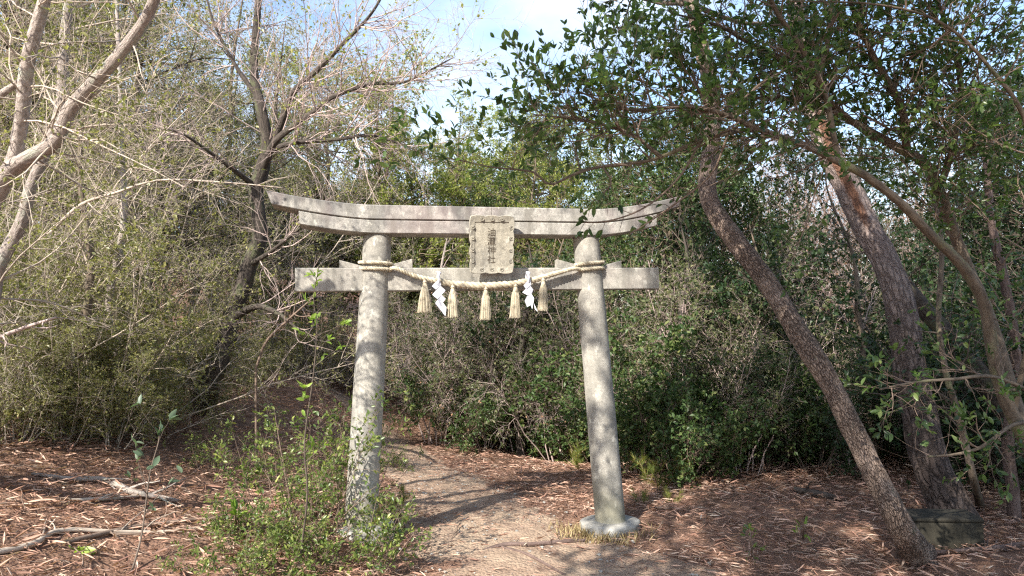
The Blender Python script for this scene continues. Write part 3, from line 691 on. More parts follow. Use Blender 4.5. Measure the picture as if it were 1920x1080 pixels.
streamer(823, 525, [([(-10, -10), (-135, 115), (-60, 175), (40, 95), (20, -10)], (0, .2, .3, .1, 0)), ([(25, 110), (115, 195), (-35, 360), (-130, 270)], (0, .3, .5, .1)),
                    ([(35, 280), (118, 350), (40, 440), (-80, 430)], (.2, .5, .3, .3)), ([(-85, 430), (30, 380), (125, 510), (105, 675), (15, 550)], (.1, .3, .5, .2, .4))], 1)
streamer(991, 525, [([(10, -20), (-110, 105), (-60, 175), (45, 95), (45, -20)], (0, .5, .5, .2, 0)), ([(20, 95), (85, 185), (50, 260), (-20, 300), (-130, 235)], (0, .3, .2, .5, .1)),
                    ([(-35, 310), (40, 260), (90, 350), (80, 440), (50, 560), (15, 450)], (.1, .3, .5, .2, .4, .2)), ([(-40, 300), (-100, 400), (-50, 520), (20, 480), (15, 330)], (.2, .5, .3, .2, 0)), ([(92, 450), (155, 612), (100, 560)], (0, .3, .2))], 1)

# ================================================================ trees and shrubs
def kpts(lst, n):
    o = []
    for px, py, d, wpx in lst:
        if d is None: p = ground_at(px, py); d = float((p - CAM) @ fw)
        else: p = at(px, py, d)
        o.append((*p, wpx / 2 / F * d))
    s_ = spline(o, n); return s_[:, :3], s_[:, 3]
def down(P, R, z=.35, flare=1.0):                 # carry a trunk below the ground
    p = P[0].copy(); p[2] = min(hz(p[0], p[1]), p[2]) - z
    return np.concatenate([[p], P]), np.concatenate([[R[0] * flare], R])
def root_at(name, label, cat, P, group=None):
    p = P[0]; return thing(name, label, cat, (float(p[0]), float(p[1]), hz(p[0], p[1])), 0, group)

# --- leaning trunk beside the right pillar
r = np.random.default_rng(21)
P, R = kpts([(1722, 1050, None, 66), (1690, 985, 5.15, 58), (1640, 890, 5.2, 51), (1570, 745, 5.3, 47), (1528, 672, 5.35, 50), (1480, 595, 5.45, 46), (1432, 520, 5.6, 46), (1390, 465, 5.7, 45),
             (1350, 412, 5.8, 43), (1327, 360, 5.9, 41), (1330, 300, 6.0, 39), (1336, 240, 6.1, 37), (1330, 150, 6.3, 35), (1308, 60, 6.5, 32), (1285, -80, 6.8, 29), (1270, -250, 7.2, 24)], 150); R = R * .82
P1, R1 = down(P, R, .3, 1.1)
t = root_at('leaning_tree', 'bare reddish brown trunk leaning in from the lower right beside the torii', 'tree', P)
g = Geo(); g.tubes(P1, R1, 48, 'bark_plated', r, .05, tint=np.full(len(P1) * 48, .6), flare=.55); g.build('trunk', t)
L1 = grow(r, P[None, 95:], R[None, 95:], 16, 9, (1.2, 2.6), (60, 15), (.2, 1), .16, .04, .45)
L2 = grow(r, *L1, 150, 6, (.4, 1.1), (50, 15), (.2, 1), .18, .02, .55)
L3 = grow(r, *L2, 900, 4, (.12, .4), (45, 15), (.2, 1), .2, .0, .6)
g = Geo(); g.tubes(*L1, 6, 'twig_dark', r); g.tubes(*L2, 4, 'twig_dark', r); g.tubes(*L3, 3, 'twig_dark', r)
leaf_on(r, g, L3[0], 8, (.045, .075), 'far', 'leaf_dark', cluster=True); g.build('crown', t)

# --- big pine behind the block
P, R = kpts([(1795, 985, 6.3, 112), (1772, 930, 6.35, 104), (1742, 860, 6.4, 98), (1720, 760, 6.5, 90), (1705, 680, 6.55, 86), (1686, 560, 6.6, 78), (1655, 480, 6.7, 72), (1622, 420, 6.8, 72), (1588, 350, 6.9, 68), (1552, 280, 7.0, 62),
             (1522, 190, 7.2, 55), (1500, 90, 7.4, 50), (1490, 0, 7.6, 46), (1480, -160, 8, 40), (1470, -400, 8.6, 32)], 200)
R = R * .66; P1, R1 = down(P, R, .35, 1.2)
t = root_at('pine_tree', 'big old pine with plated bark and a rusty scar, behind the concrete block', 'pine', P)
g = Geo(); n_s = 64
yy = np.linspace(0, 1, len(P1))
g.tubes(P1, R1, n_s, 'pine', r, .04, flare=.4)
# rusty scar on the side facing the camera
vv = g.v[0].reshape(len(P1), n_s, 3); pxv = np.stack([CX + F * ((vv - CAM) @ CR) / ((vv - CAM) @ fw), CY - F * ((vv - CAM) @ CU) / ((vv - CAM) @ fw)], -1)
sx = np.interp(pxv[..., 1], [150, 200, 290, 330, 400, 450], [1530, 1533, 1562, 1582, 1616, 1636])
near_ = ((vv - P1[:, None]) @ fw) < 0
sc_m = np.exp(-((pxv[..., 0] - sx) / 15) ** 2) * sig((pxv[..., 1] - 200) / 12) * sig((430 - pxv[..., 1]) / 20) * near_
g.tint[0] = np.clip(sc_m.ravel() * 1.15 + r.normal(0, .08, sc_m.size), 0, 1)
g.build('trunk', t)
L1 = grow(r, P[None, 120:], R[None, 120:], 10, 9, (1.2, 3.0), (70, 12), (.45, 1), .12, .05, .35)
L2 = grow(r, *L1, 90, 6, (.3, 1.0), (50, 15), (.3, 1), .2, .05, .5)
L3 = grow(r, *L2, 500, 4, (.1, .3), (45, 15), (.3, 1), .2, .1, .6)
g = Geo(); g.tubes(*L1, 8, 'bark_brown', r); g.tubes(*L2, 4, 'twig_brown', r); g.tubes(*L3, 3, 'twig_brown', r)
leaf_on(r, g, L3[0], 30, (.09, .14), 'needle', 'needle', tr=(.6, 1.0), spread=.7); g.build('crown', t)

# --- evergreen with long bowed limbs reaching in from the right
r = np.random.default_rng(22)
t = None
bz = 5.0
A = [(2030, 1000, None, 62), (1975, 905, 5.0, 56), (1925, 830, 5.0, 52), (1880, 735, 4.95, 50), (1858, 640, 4.9, 46), (1843, 565, 4.85, 44), (1805, 500, 4.8, 40), (1745, 440, 4.7, 35), (1700, 392, 4.65, 34), (1661, 358, 4.6, 32),
     (1615, 325, 4.55, 30), (1572, 303, 4.5, 28), (1525, 281, 4.45, 24), (1479, 262, 4.4, 23), (1417, 243, 4.35, 20), (1365, 250, 4.3, 18), (1313, 264, 4.25, 17), (1220, 300, 4.2, 14), (1130, 312, 4.15, 12), (1080, 325, 4.1, 11), (1032, 346, 4.1, 10),
     (1005, 325, 4.1, 8.5), (980, 319, 4.1, 7.5), (920, 313, 4.1, 6), (860, 300, 4.1, 4.5), (810, 292, 4.1, 3)]
B = [(1925, 830, 5.05, 40), (1870, 640, 5.3, 34), (1835, 545, 5.4, 34), (1821, 518, 5.4, 33), (1790, 440, 5.4, 33), (1769, 383, 5.35, 33), (1738, 311, 5.3, 31), (1687, 280, 5.2, 26), (1635, 249, 5.1, 24), (1557, 207, 5.0, 17), (1510, 187, 4.9, 14), (1430, 184, 4.8, 11), (1355, 181, 4.7, 9), (1240, 160, 4.6, 6), (1150, 140, 4.5, 3)]
C = [(1572, 303, 4.5, 17), (1562, 249, 4.5, 17), (1552, 192, 4.5, 16), (1537, 140, 4.5, 15), (1550, 85, 4.5, 14), (1557, 30, 4.5, 13), (1556, -60, 4.5, 11)]
D = [(1640, 262, 5.1, 18), (1560, 195, 4.95, 17), (1531, 165, 4.9, 15), (1490, 128, 4.8, 14), (1448, 105, 4.75, 13), (1395, 75, 4.7, 12), (1344, 47, 4.6, 10), (1260, 25, 4.5, 5)]
E = [(1548, 170, 4.5, 11), (1520, 120, 4.45, 11), (1490, 70, 4.4, 10), (1455, 20, 4.35, 9), (1430, -40, 4.3, 8)]
Fb = [(1420, 243, 4.35, 12), (1360, 215, 4.3, 10), (1290, 200, 4.25, 8), (1180, 205, 4.2, 6), (1080, 170, 4.15, 3)]
Gb = [(1240, 295, 4.2, 8), (1180, 250, 4.2, 7), (1090, 225, 4.15, 5), (1000, 215, 4.1, 3)]
Hb = [(1760, 360, 5.3, 20), (1790, 260, 5.2, 16), (1800, 150, 5.1, 13), (1770, 40, 5.0, 10), (1740, -60, 5, 8)]
Ib = [(1700, 285, 5.2, 16), (1690, 200, 5.0, 13), (1640, 110, 4.9, 11), (1600, 20, 4.8, 8), (1580, -50, 4.8, 6)]
Jb = [(1935, 735, 4.95, 8), (1860, 706, 4.8, 7), (1790, 711, 4.7, 6), (1720, 716, 4.6, 4.5), (1650, 730, 4.5, 3)]
Kb = [(1930, 790, 4.95, 8), (1893, 800, 4.85, 7), (1840, 838, 4.75, 6), (1790, 852, 4.7, 5), (1740, 856, 4.6, 3)]
Lb = [(1900, 780, 5.0, 18), (1950, 500, 4.8, 16), (1930, 250, 4.6, 14), (1850, 120, 4.5, 11), (1760, 40, 4.4, 8), (1640, 8, 4.3, 6), (1480, 2, 4.2, 4)]
A = [(a, b, c, w_ * .48) for a, b, c, w_ in A]; B = [(a, b, c, w_ * .62) for a, b, c, w_ in B]; C = [(a, b, c, w_ * .62) for a, b, c, w_ in C]; D = [(a, b, c, w_ * .62) for a, b, c, w_ in D]; Hb = [(a, b, c, w_ * .7) for a, b, c, w_ in Hb]; Lb = [(a, b, c, w_ * .6) for a, b, c, w_ in Lb]
limbs = [kpts(q, n) for q, n in ((A, 150), (B, 110), (C, 40), (D, 60), (E, 30), (Fb, 40), (Gb, 30), (Hb, 30), (Ib, 30), (Jb, 24), (Kb, 24), (Lb, 50))]
t = root_at('broadleaf_evergreen', 'evergreen with bowed olive limbs sweeping in from the right to overhang the torii', 'tree', limbs[0][0])
g = Geo()
for k, (P, R) in enumerate(limbs):
    if k == 0: P, R = down(P, R, .3, 1.2)
    g.tubes(P, R, 16, 'bark_olive', r, .05, tint=np.full(len(P) * 16, .45))
g.build('trunk', t)
g = Geo()
tw = []
def sub(k, a, b, c1, len1, up=.05, bias=None):
    P, R = limbs[k]; n = len(P); a, b = int(a * n), int(b * n)
    return grow(r, P[None, a:b], R[None, a:b], c1, 7, len1, (55, 18), (0, 1), .16, up, .5, .006, bias=bias)
T1 = [sub(0, .62, 1, 46, (.3, .85), .05, (0, 0, .25)), sub(1, .3, 1, 70, (.3, .9), .04, (0, 0, .15)), sub(2, .3, 1, 12, (.3, .8)), sub(3, .15, 1, 40, (.3, .85), .03), sub(4, .2, 1, 14, (.3, .8)),
      sub(5, .1, 1, 34, (.25, .7), .05, (0, 0, .2)), sub(6, .1, 1, 34, (.25, .7), .06, (0, 0, .2)), sub(7, .1, 1, 56, (.4, 1.1)), sub(8, .1, 1, 56, (.4, 1.1)), sub(9, .2, 1, 12, (.15, .4)), sub(10, .2, 1, 9, (.15, .4)), sub(11, .1, 1, 30, (.3, .9))]
P1 = np.concatenate([a for a, b in T1]); R1 = np.concatenate([b for a, b in T1])
P2, R2 = grow(r, P1, R1, 2500, 5, (.12, .42), (45, 15), (.15, 1), .16, .06, .6, .004, .0011)
P3, R3 = grow(r, P2, R2, 3500, 4, (.06, .2), (40, 15), (.3, 1), .15, .06, .65, .003, .001)
bx_ = limbs[0][0]; o_ = np.argsort(bx_[:, 0])
def above(Q, S):                                  # light-seeking twigs: little grows below the lowest limb
    zl = np.interp(Q[:, -1, 0], bx_[o_, 0], bx_[o_, 2])
    k = (Q[:, :, 2].min(1) > zl - .05) | (Q[:, 0, 0] > 1.35) | (r.uniform(size=len(Q)) < .05)
    return Q[k], S[k]
P1, R1 = above(P1, R1); P2, R2 = above(P2, R2); P3, R3 = above(P3, R3)
g.tubes(P1, R1, 6, 'twig_brown', r); g.tubes(P2, R2, 4, 'twig_brown', r); g.tubes(P3, R3, 3, 'twig_brown', r)
leaf_on(r, g, P2, 4, (.032, .060), 'near', 'leaf_canopy', up=.8, tr=(.5, 1.0), spread=.75, cluster=True)
leaf_on(r, g, P3, 3, (.032, .060), 'near', 'leaf_canopy', up=.8, tr=(.5, 1.0), spread=.75, cluster=True)
for q in ([(1313, 264, 4.25, 5), (1275, 330, 4.2, 4), (1215, 385, 4.15, 3.5), (1150, 412, 4.1, 3), (1085, 418, 4.1, 2)], [(1365, 252, 4.3, 5), (1330, 330, 4.3, 4), (1240, 400, 4.25, 3), (1180, 440, 4.25, 2)], [(1130, 312, 4.15, 4), (1145, 345, 4.1, 3), (1110, 380, 4.1, 2)]):
    Pq, Rq = kpts(q, 24); g.tubes(Pq, Rq, 5, 'twig_brown', r)
    Pt, Rt = grow(r, Pq[None, 8:], Rq[None, 8:], 12, 4, (.06, .22), (45, 15), (0, 1), .16, 0, .6, .003, .001); g.tubes(Pt, Rt, 3, 'twig_brown', r)
    leaf_on(r, g, Pt, 3, (.035, .062), 'near', 'leaf_canopy', up=.8, tr=(.5, 1.0), spread=.75, cluster=True, prob=.75)
# bare twigs hanging inside
P4, R4 = grow(r, P1, R1, 900, 5, (.15, .5), (55, 20), (.0, .8), .22, 0, .5, .003, .001)
g.tubes(P4, R4, 3, 'twig_brown', r)
g.build('crown', t)

# --- pale forked tree at the left edge
r = np.random.default_rng(23)
A = [(-70, 900, None, 44), (-62, 760, 4.9, 40), (-52, 600, 4.8, 38), (-42, 480, 4.7, 38), (-22, 400, 4.6, 38), (0, 352, 4.55, 38), (20, 318, 4.5, 36), (57, 294, 4.45, 32), (104, 264, 4.4, 30), (130, 207, 4.35, 29), (171, 161, 4.3, 28), (223, 104, 4.2, 26), (270, 41, 4.1, 24), (300, -30, 4.0, 22), (330, -120, 3.9, 18)]
B = [(14, 326, 4.5, 30), (29, 285, 4.5, 29), (40, 223, 4.45, 28), (47, 155, 4.4, 28), (57, 93, 4.35, 28), (78, 20, 4.3, 26), (92, -40, 4.25, 22)]
C = [(-60, 225, 4.6, 20), (-10, 185, 4.5, 17), (30, 158, 4.45, 13), (52, 140, 4.4, 10)]
limbs = [kpts([(a, b, c, w_ * .86) for a, b, c, w_ in q], n) for q, n in ((A, 90), (B, 50), (C, 20))]
t = root_at('forked_tree', 'pale smooth barked tree forking into a V at the left edge of the clearing', 'tree', limbs[0][0])
g = Geo()
for k, (P, R) in enumerate(limbs):
    if k == 0: P, R = down(P, R, .3, 1.2)
    g.tubes(P, R, 18, 'bark_pale', r, .035, tint=np.full(len(P) * 18, .6))
g.build('trunk', t)
P1 = [grow(r, limbs[k][0][None, a:], limbs[k][1][None, a:], c, 8, (.5, 1.5), (60, 18), (0, 1), .18, .0, .35, .006) for k, a, c in ((0, 40, 18), (1, 10, 12))]
P1, R1 = np.concatenate([a for a, b in P1]), np.concatenate([b for a, b in P1])
P2, R2 = grow(r, P1, R1, 240, 6, (.25, .8), (50, 15), (.1, 1), .2, 0, .55)
P3, R3 = grow(r, P2, R2, 900, 4, (.08, .3), (50, 15), (.1, 1), .2, 0, .6, 1, .0009)
g = Geo(); g.tubes(P1, R1, 6, 'twig_pale', r); g.tubes(P2, R2, 4, 'twig_pale', r); g.tubes(P3, R3, 3, 'twig_pale', r)
leaf_on(r, g, P3, 4, (.02, .04), 'far', 'leaf_olive', prob=.6); g.build('crown', t)
# second pale stem crossing behind
A = [(-45, 900, None, 28), (-30, 700, 5.3, 25), (-6, 518, 5.2, 23), (10, 477, 5.2, 23), (41, 415, 5.2, 22), (57, 352, 5.2, 21), (80, 298, 5.2, 20), (115, 200, 5.2, 22), (120, 80, 5.2, 18), (140, -80, 5.2, 14)]
P, R = kpts(A, 70)
t = root_at('slim_tree', 'single slim pale stem crossing behind the forked tree at the left edge', 'tree', P)
P_, R_2 = down(P, R, .3, 1.2); g = Geo(); g.tubes(P_, R_2, 14, 'bark_pale', r, .04, tint=np.full(len(P_) * 14, .25)); g.build('trunk', t)
P1, R1 = grow(r, P[None, 20:], R[None, 20:], 26, 7, (.5, 1.5), (60, 18), (0, 1), .16, .0, .4, .008); P2, R2 = grow(r, P1, R1, 220, 5, (.2, .7), (50, 15), (.1, 1), .2, 0, .55); P3, R3 = grow(r, P2, R2, 800, 4, (.08, .3), (50, 15), (.1, 1), .2, 0, .6, 1, .0009)
g = Geo(); g.tubes(P1, R1, 6, 'twig_pale', r); g.tubes(P2, R2, 4, 'twig_pale', r); g.tubes(P3, R3, 3, 'twig_pale', r)
leaf_on(r, g, P3, 4, (.02, .04), 'far', 'leaf_olive', prob=.6); g.build('crown', t)

# --- dark tree behind the left pillar, bare limbs against the sky
r = np.random.default_rng(24)
dz = 8.6
A = [(372, 770, None, 62), (400, 705, dz, 52), (424, 640, dz, 46), (440, 575, dz, 44), (455, 540, dz, 42), (467, 498, dz, 40), (486, 450, dz, 38), (484, 400, dz, 36), (480, 358, dz, 36), (493, 311, dz, 34), (500, 268, dz, 30), (488, 200, dz, 26), (476, 140, dz + .1, 22), (480, 60, dz + .2, 18), (490, -60, dz + .4, 14)]
B = [(495, 305, dz, 22), (518, 252, dz, 19), (538, 205, dz - .1, 17), (552, 170, dz - .2, 15), (596, 130, dz - .3, 13), (640, 85, dz - .4, 10), (700, 20, dz - .5, 7), (740, -60, dz - .6, 5)]
C = [(490, 320, dz, 20), (520, 262, dz - .2, 17), (586, 212, dz - .4, 14), (622, 183, dz - .5, 12), (695, 158, dz - .6, 9), (760, 153, dz - .7, 6), (850, 108, dz - .9, 3)]
D = [(498, 285, dz, 16), (550, 268, dz - .3, 12), (625, 262, dz - .4, 10), (695, 254, dz - .5, 8), (745, 268, dz - .5, 5), (800, 290, dz - .6, 3)]
E = [(480, 350, dz, 16), (440, 320, dz - .3, 12), (400, 290, dz - .5, 9), (340, 250, dz - .8, 6), (290, 240, dz - 1, 3)]
F_ = [(467, 498, dz, 16), (510, 470, dz - .3, 10), (560, 430, dz - .5, 7), (600, 400, dz - .6, 4)]
G_ = [(430, 600, dz, 22), (480, 575, dz - .3, 16), (525, 590, dz - .6, 11), (560, 620, dz - .8, 6)]
H_ = [(488, 190, dz, 12), (440, 120, dz, 9), (400, 40, dz, 6), (380, -40, dz, 4)]
limbs = [kpts([(a, b, c, w_ * .74) for a, b, c, w_ in q], n) for q, n in ((A, 110), (B, 50), (C, 50), (D, 40), (E, 30), (F_, 24), (G_, 24), (H_, 24))]
t = root_at('dark_trunked_tree', 'dark mossy trunked tree left of the torii with bare grey limbs spread against the sky', 'tree', limbs[0][0])
g = Geo()
for k, (P, R) in enumerate(limbs):
    if k == 0: P, R = down(P, R, .4, 1.3)
    g.tubes(P, R, 14, 'bark_dark', r, .06, tint=np.full(len(P) * 14, .5))
g.build('trunk', t)
spec = ((0, 55, 18, 1.6), (1, 8, 30, 1.7), (2, 8, 34, 1.7), (3, 8, 26, 1.4), (4, 4, 12, 1.2), (5, 4, 8, .9), (6, 4, 8, .9), (7, 4, 12, 1.4))
P1 = [grow(r, limbs[k][0][None, a:], limbs[k][1][None, a:], c, 8, (.35 * l, l), (48, 15), (0, 1), .15, .05, .5, .008) for k, a, c, l in spec]
P1, R1 = np.concatenate([a for a, b in P1]), np.concatenate([b for a, b in P1])
P2, R2 = grow(r, P1, R1, 800, 6, (.25, .9), (42, 13), (.1, 1), .16, .03, .55, .004, .0016)
P3, R3 = grow(r, P2, R2, 3600, 4, (.10, .38), (40, 13), (.1, 1), .18, .02, .6, .003, .0013)
g = Geo(); g.tubes(P1, R1, 6, 'twig_pink', r); g.tubes(P2, R2, 4, 'twig_pink', r); g.tubes(P3, R3, 3, 'twig_pink', r)
leaf_on(r, g, P3, 3, (.03, .055), 'far', 'leaf_lime', prob=.16, tint=(.4, 1)); g.build('crown', t)

# --- the thicket: one of each kind is built, then copied
PARK = (0, -60, 0)
def proto_shrub(seed, label, nst, H, leaf, lsz, twig, n2, n3, n4, per, lean=(8, 45), up=-.03, base=.018, low=.18, kind='far', prob=1.0, leafup=.9, cluster=False, wig=.13, trunkmat=None, name='shrub', group=None, l2=(.35, .75), l3=(.15, .5), l4=(.06, .22), tint=None, fine=.0012, cat='shrub'):
    r = np.random.default_rng(seed)
    P1, R1 = stems(r, nst, .25, H, 9, lean, up, wig, base)
    hm = (H[0] + H[1]) / 2
    P2, R2 = grow(r, P1, R1, n2, 7, (l2[0] * hm * .5, l2[1] * hm * .5), (48, 16), (low, 1), .17, up * .6, .6)
    P3, R3 = grow(r, P2, R2, n3, 5, l3, (48, 16), (.1, 1), .2, up * .4, .6, 1, fine)
    P4, R4 = grow(r, P3, R3, n4, 4, l4, (45, 15), (.15, 1), .2, 0, .65, 1, fine)
    t = thing(name, label, cat, (0, 0, 0), 0, group)
    g = Geo(); g.tubes(P1, R1, 7, trunkmat or twig, r); g.tubes(P2, R2, 5, trunkmat or twig, r); g.build('stems', t)
    g = Geo(); g.tubes(P3, R3, 3, twig, r); g.tubes(P4, R4, 3, twig, r)
    if per:
        leaf_on(r, g, P4, per, lsz, kind, leaf, up=leafup, prob=prob, cluster=cluster, tint=tint); leaf_on(r, g, P3, per, lsz, kind, leaf, up=leafup, prob=prob * .7, cluster=cluster, tint=tint)
    g.build('foliage', t)
    return t
def proto_tree(seed, label, H, crown0, spread, leaf, lsz, twig, bark, n1, n2, n3, n4, per, kind='far', prob=1.0, up=.05, rad=.09, lean=.12, name='tree', group=None, cluster=False, tint=None, fine=.002, ang=60, extra=None):
    r = np.random.default_rng(seed)
    k = 12; a = r.uniform(0, 6.28); zz = np.linspace(-.3, H, k)
    P = np.stack([np.cumsum(r.normal(0, .06, k)) + lean * zz * math.cos(a), np.cumsum(r.normal(0, .06, k)) + lean * zz * math.sin(a), zz], 1); P[:, :2] -= P[0, :2]
    R = rad * np.linspace(1.1, .12, k); P = spline(np.concatenate([P, R[:, None]], 1), 40); R = P[:, 3]; P = P[:, :3]
    t = thing(name, label, 'tree', (0, 0, 0), 0, group)
    g = Geo(); g.tubes(P, R, 10, bark, r, .05)
    L1 = grow(r, P[None], R[None], n1, 9, (spread * .5, spread), (ang, 14), (crown0, .98), .14, up, .5)
    g.tubes(*L1, 6, bark, r); g.build('trunk', t)
    L2 = grow(r, *L1, n2, 6, (spread * .18, spread * .5), (48, 15), (.15, 1), .17, up * .6, .6, 1, fine)
    L3 = grow(r, *L2, n3, 5, (.2, .6), (45, 15), (.15, 1), .2, up * .3, .6, 1, fine)
    L4 = grow(r, *L3, n4, 4, (.08, .28), (45, 15), (.15, 1), .2, 0, .65, 1, fine)
    g = Geo(); g.tubes(*L2, 4, twig, r); g.tubes(*L3, 3, twig, r); g.tubes(*L4, 3, twig, r)
    if per:
        for q_ in (L4, L3): leaf_on(r, g, q_[0], per, lsz, kind, leaf, prob=prob, cluster=cluster, tint=tint)
    g.build('crown', t)
    return t

GA = 'twiggy shrubs of the left thicket'; LA = ['twiggy shrub with pale arching stems and sparse olive leaves in the left thicket',
      'tall tangled shrub of pale grey twigs with few leaves in the left thicket', 'leafier olive green bush low in the left thicket']
tw = [proto_shrub(31, LA[0], 11, (1.8, 3.4), 'leaf_olive', (.020, .042), 'twig_pale', 150, 1000, 2600, 3, (10, 55), -.05, .016, prob=.75, group=GA, low=.38),
      proto_shrub(32, LA[1], 12, (2.4, 4.4), 'leaf_olive', (.018, .036), 'twig_pale', 190, 1300, 3000, 3, (5, 45), -.04, .020, prob=.6, low=.4, group='tangled grey shrubs of the left thicket'),
      proto_shrub(33, LA[2], 10, (1.3, 2.6), 'leaf_olive', (.024, .046), 'twig_pale', 140, 1000, 2600, 6, (10, 60), -.04, .015, prob=.8, group='leafy bushes of the left thicket')]
LE = ['dense dark evergreen bush in the shaded thicket right of the torii', 'bright green leafy bush in the thicket beside the right pillar']
ev = [proto_shrub(41, LE[0], 10, (1.6, 2.8), 'leaf_dark', (.04, .075), 'twig_dark', 130, 900, 2200, 4, (5, 45), .02, .018, prob=.9, cluster=True, group='dark bushes right of the torii', wig=.12),
      proto_shrub(42, LE[1], 9, (1.2, 2.2), 'leaf_green', (.045, .08), 'twig_brown', 120, 800, 1900, 4, (8, 55), .02, .016, prob=.9, cluster=True, group='bright green bushes right of the torii', wig=.12),
      proto_shrub(43, 'open shrub with thin brown stems and small green leaves behind the torii', 9, (1.6, 3.0), 'leaf_sage', (.03, .060), 'twig_pink', 120, 800, 1800, 3, (5, 40), .02, .016, prob=.7, low=.34, group='open shrubs behind the torii'),
      proto_shrub(44, 'bare brown twiggy shrub behind the torii', 12, (1.8, 3.2), 'leaf_dry', (.03, .055), 'twig_pink', 160, 1000, 2400, 1, (5, 40), .01, .014, prob=.25, group='bare shrubs behind the torii')]
LT = ['tall twiggy tree with small olive leaves rising behind the left thicket', 'yellow green leafy tree beyond the torii', 'dark evergreen tree in the wood right of the torii', 'bare pinkish twigged tree on the slope beyond the torii']
tr = [proto_tree(51, LT[0], 6.6, .22, 2.3, 'leaf_olive', (.025, .048), 'twig_pale', 'bark_olive', 46, 420, 2300, 4200, 4, prob=.7, rad=.075, up=.0, group='twiggy trees of the left wood', fine=.0016),
      proto_tree(52, LT[1], 7.2, .25, 2.4, 'leaf_lime', (.05, .085), 'twig_brown', 'bark_olive', 42, 340, 1900, 3400, 5, prob=.8, rad=.09, group='yellow green trees beyond the torii'),
      proto_tree(53, LT[2], 6.4, .2, 2.2, 'leaf_dark', (.05, .085), 'twig_dark', 'bark_dark', 40, 300, 1600, 3000, 5, prob=.8, rad=.08, group='dark evergreens of the right wood', cluster=True),
      proto_tree(54, LT[3], 6.8, .2, 2.2, 'leaf_dry', (.04, .07), 'twig_pink', 'bark_olive', 44, 420, 2400, 4600, 1, prob=.2, rad=.075, up=.06, group='bare trees on the slope', ang=45),
      proto_tree(55, 'mid green evergreen tree beyond the torii', 6.0, .15, 2.2, 'leaf_green', (.05, .08), 'twig_brown', 'bark_olive', 42, 320, 1800, 3200, 5, prob=.8, rad=.08, group='mid green trees beyond the torii', cluster=True)]
used = set()
pr = np.random.default_rng(77)
def place(proto, px, d, sc_=1.0, label=None, group=None, dz=0.0):
    p = at(px, 600, d); x, y = float(p[0]), float(p[1])
    loc = (x, y, hz(x, y) + dz); rz = pr.uniform(0, 6.28); s3 = sc_ * pr.uniform(.92, 1.08); s3 = (s3, s3, s3 * pr.uniform(.93, 1.07))
    if proto.name not in used:
        used.add(proto.name); proto.location = loc; proto.rotation_euler = (0, 0, rz); proto.scale = s3; o = proto
        if label: o['label'] = label
    else: o = dup(proto, loc, rz, s3, label, group)
    return o
# left thicket
for px, d, k, s_ in ((-110, 6.2, 0, 1), (-10, 6.6, 2, .9), (70, 6.9, 0, .85), (160, 7.2, 2, .9), (240, 7.6, 0, .9), (318, 9.6, 2, .75), 
                     (-150, 7.5, 1, 1), (-40, 7.8, 1, .95), (60, 8.2, 1, 1), (130, 9.2, 2, 1.0), (250, 9.6, 1, 1), (335, 12, 0, 1.05), (430, 14, 1, .9), (520, 14.8, 0, .9), (590, 15.2, 2, .9),
                     (0, 9.6, 0, 1.3), (120, 10.0, 1, 1.25), (220, 10.6, 0, 1.3), (320, 11.2, 1, 1.2), (410, 14.5, 0, 1.3), (500, 15.5, 1, 1.1), (580, 16, 0, 1.1), (640, 15, 1, 1.0)):
    place(tw[k], px, d, s_)
for px, d, k, s_ in ((30, 6.4, 2, .42), (120, 6.8, 2, .5), (210, 7.0, 2, .45), (285, 7.7, 2, .5), (350, 8.8, 2, .55), (450, 10.2, 2, .5), (540, 11.6, 2, .55), (600, 13.0, 0, .6)): place(tw[k], px, d, s_)
for px, d, s_ in ((-60, 9.0, 1.0), (60, 9.8, 1.05), (185, 12.6, 1.15), (290, 10.8, 1.05), (370, 13.5, 1.1), (130, 12.5, 1.2), (10, 12.2, 1.2), (250, 13.5, 1.2), (470, 15.0, 1.1), (560, 14.5, 1.1)):
    place(tr[0], px, d, s_)
# beyond the torii
for px, d, k, s_ in ((815, 11.4, 2, .85), (845, 12.4, 2, .95), (880, 12.4, 2, 1.2), (905, 11.7, 3, .95), (850, 11.3, 1, .7), (985, 11.6, 2, .95), (1075, 11.9, 1, 1.3), (925, 12.4, 1, 1.0), (770, 14.5, 2, .9), (955, 12.6, 2, 1.3), (1012, 12.2, 2, 1.25), (1055, 11.0, 2, 1.0), (880, 14.2, 2, 1.1), (1030, 12.8, 0, 1.3), (960, 14.2, 3, 1.05), (1040, 13.2, 3, 1.0), (700, 15, 3, .9), (760, 16, 3, 1), (840, 16.5, 2, 1.1), (920, 17, 3, 1.1), (1000, 16.5, 2, 1.1), (1080, 15.5, 3, 1.1),
                     (1130, 10.6, 1, .9), (1165, 11.4, 2, 1.3)):
    place(ev[k], px, d, s_)
for px, d, k, s_ in ((690, 17, 1, .95), (630, 18, 1, 1.0), (760, 22, 3, .9), (825, 19, 1, .84), (880, 21, 1, .92), (945, 19, 4, .86), (1010, 21, 1, .95), (1075, 19, 4, .90), (1140, 19, 1, .95), (785, 17, 1, .78), (850, 15.8, 1, .70), (965, 15.6, 1, .72), (735, 15.6, 1, .88), (910, 16.5, 4, .74), (1045, 17, 1, .78), (1100, 15, 4, .72), (1010, 15, 1, .66), (730, 27, 3, 1.0), (800, 30, 3, .9), (860, 31, 1, .9), (920, 30, 3, .9), (990, 30, 4, .85), (1060, 29, 3, .85), (1130, 29, 1, .85),
                     (560, 20, 1, 1.0), (480, 21, 3, 1.1), (400, 20, 0, 1.2)):
    place(tr[k], px, d, s_)
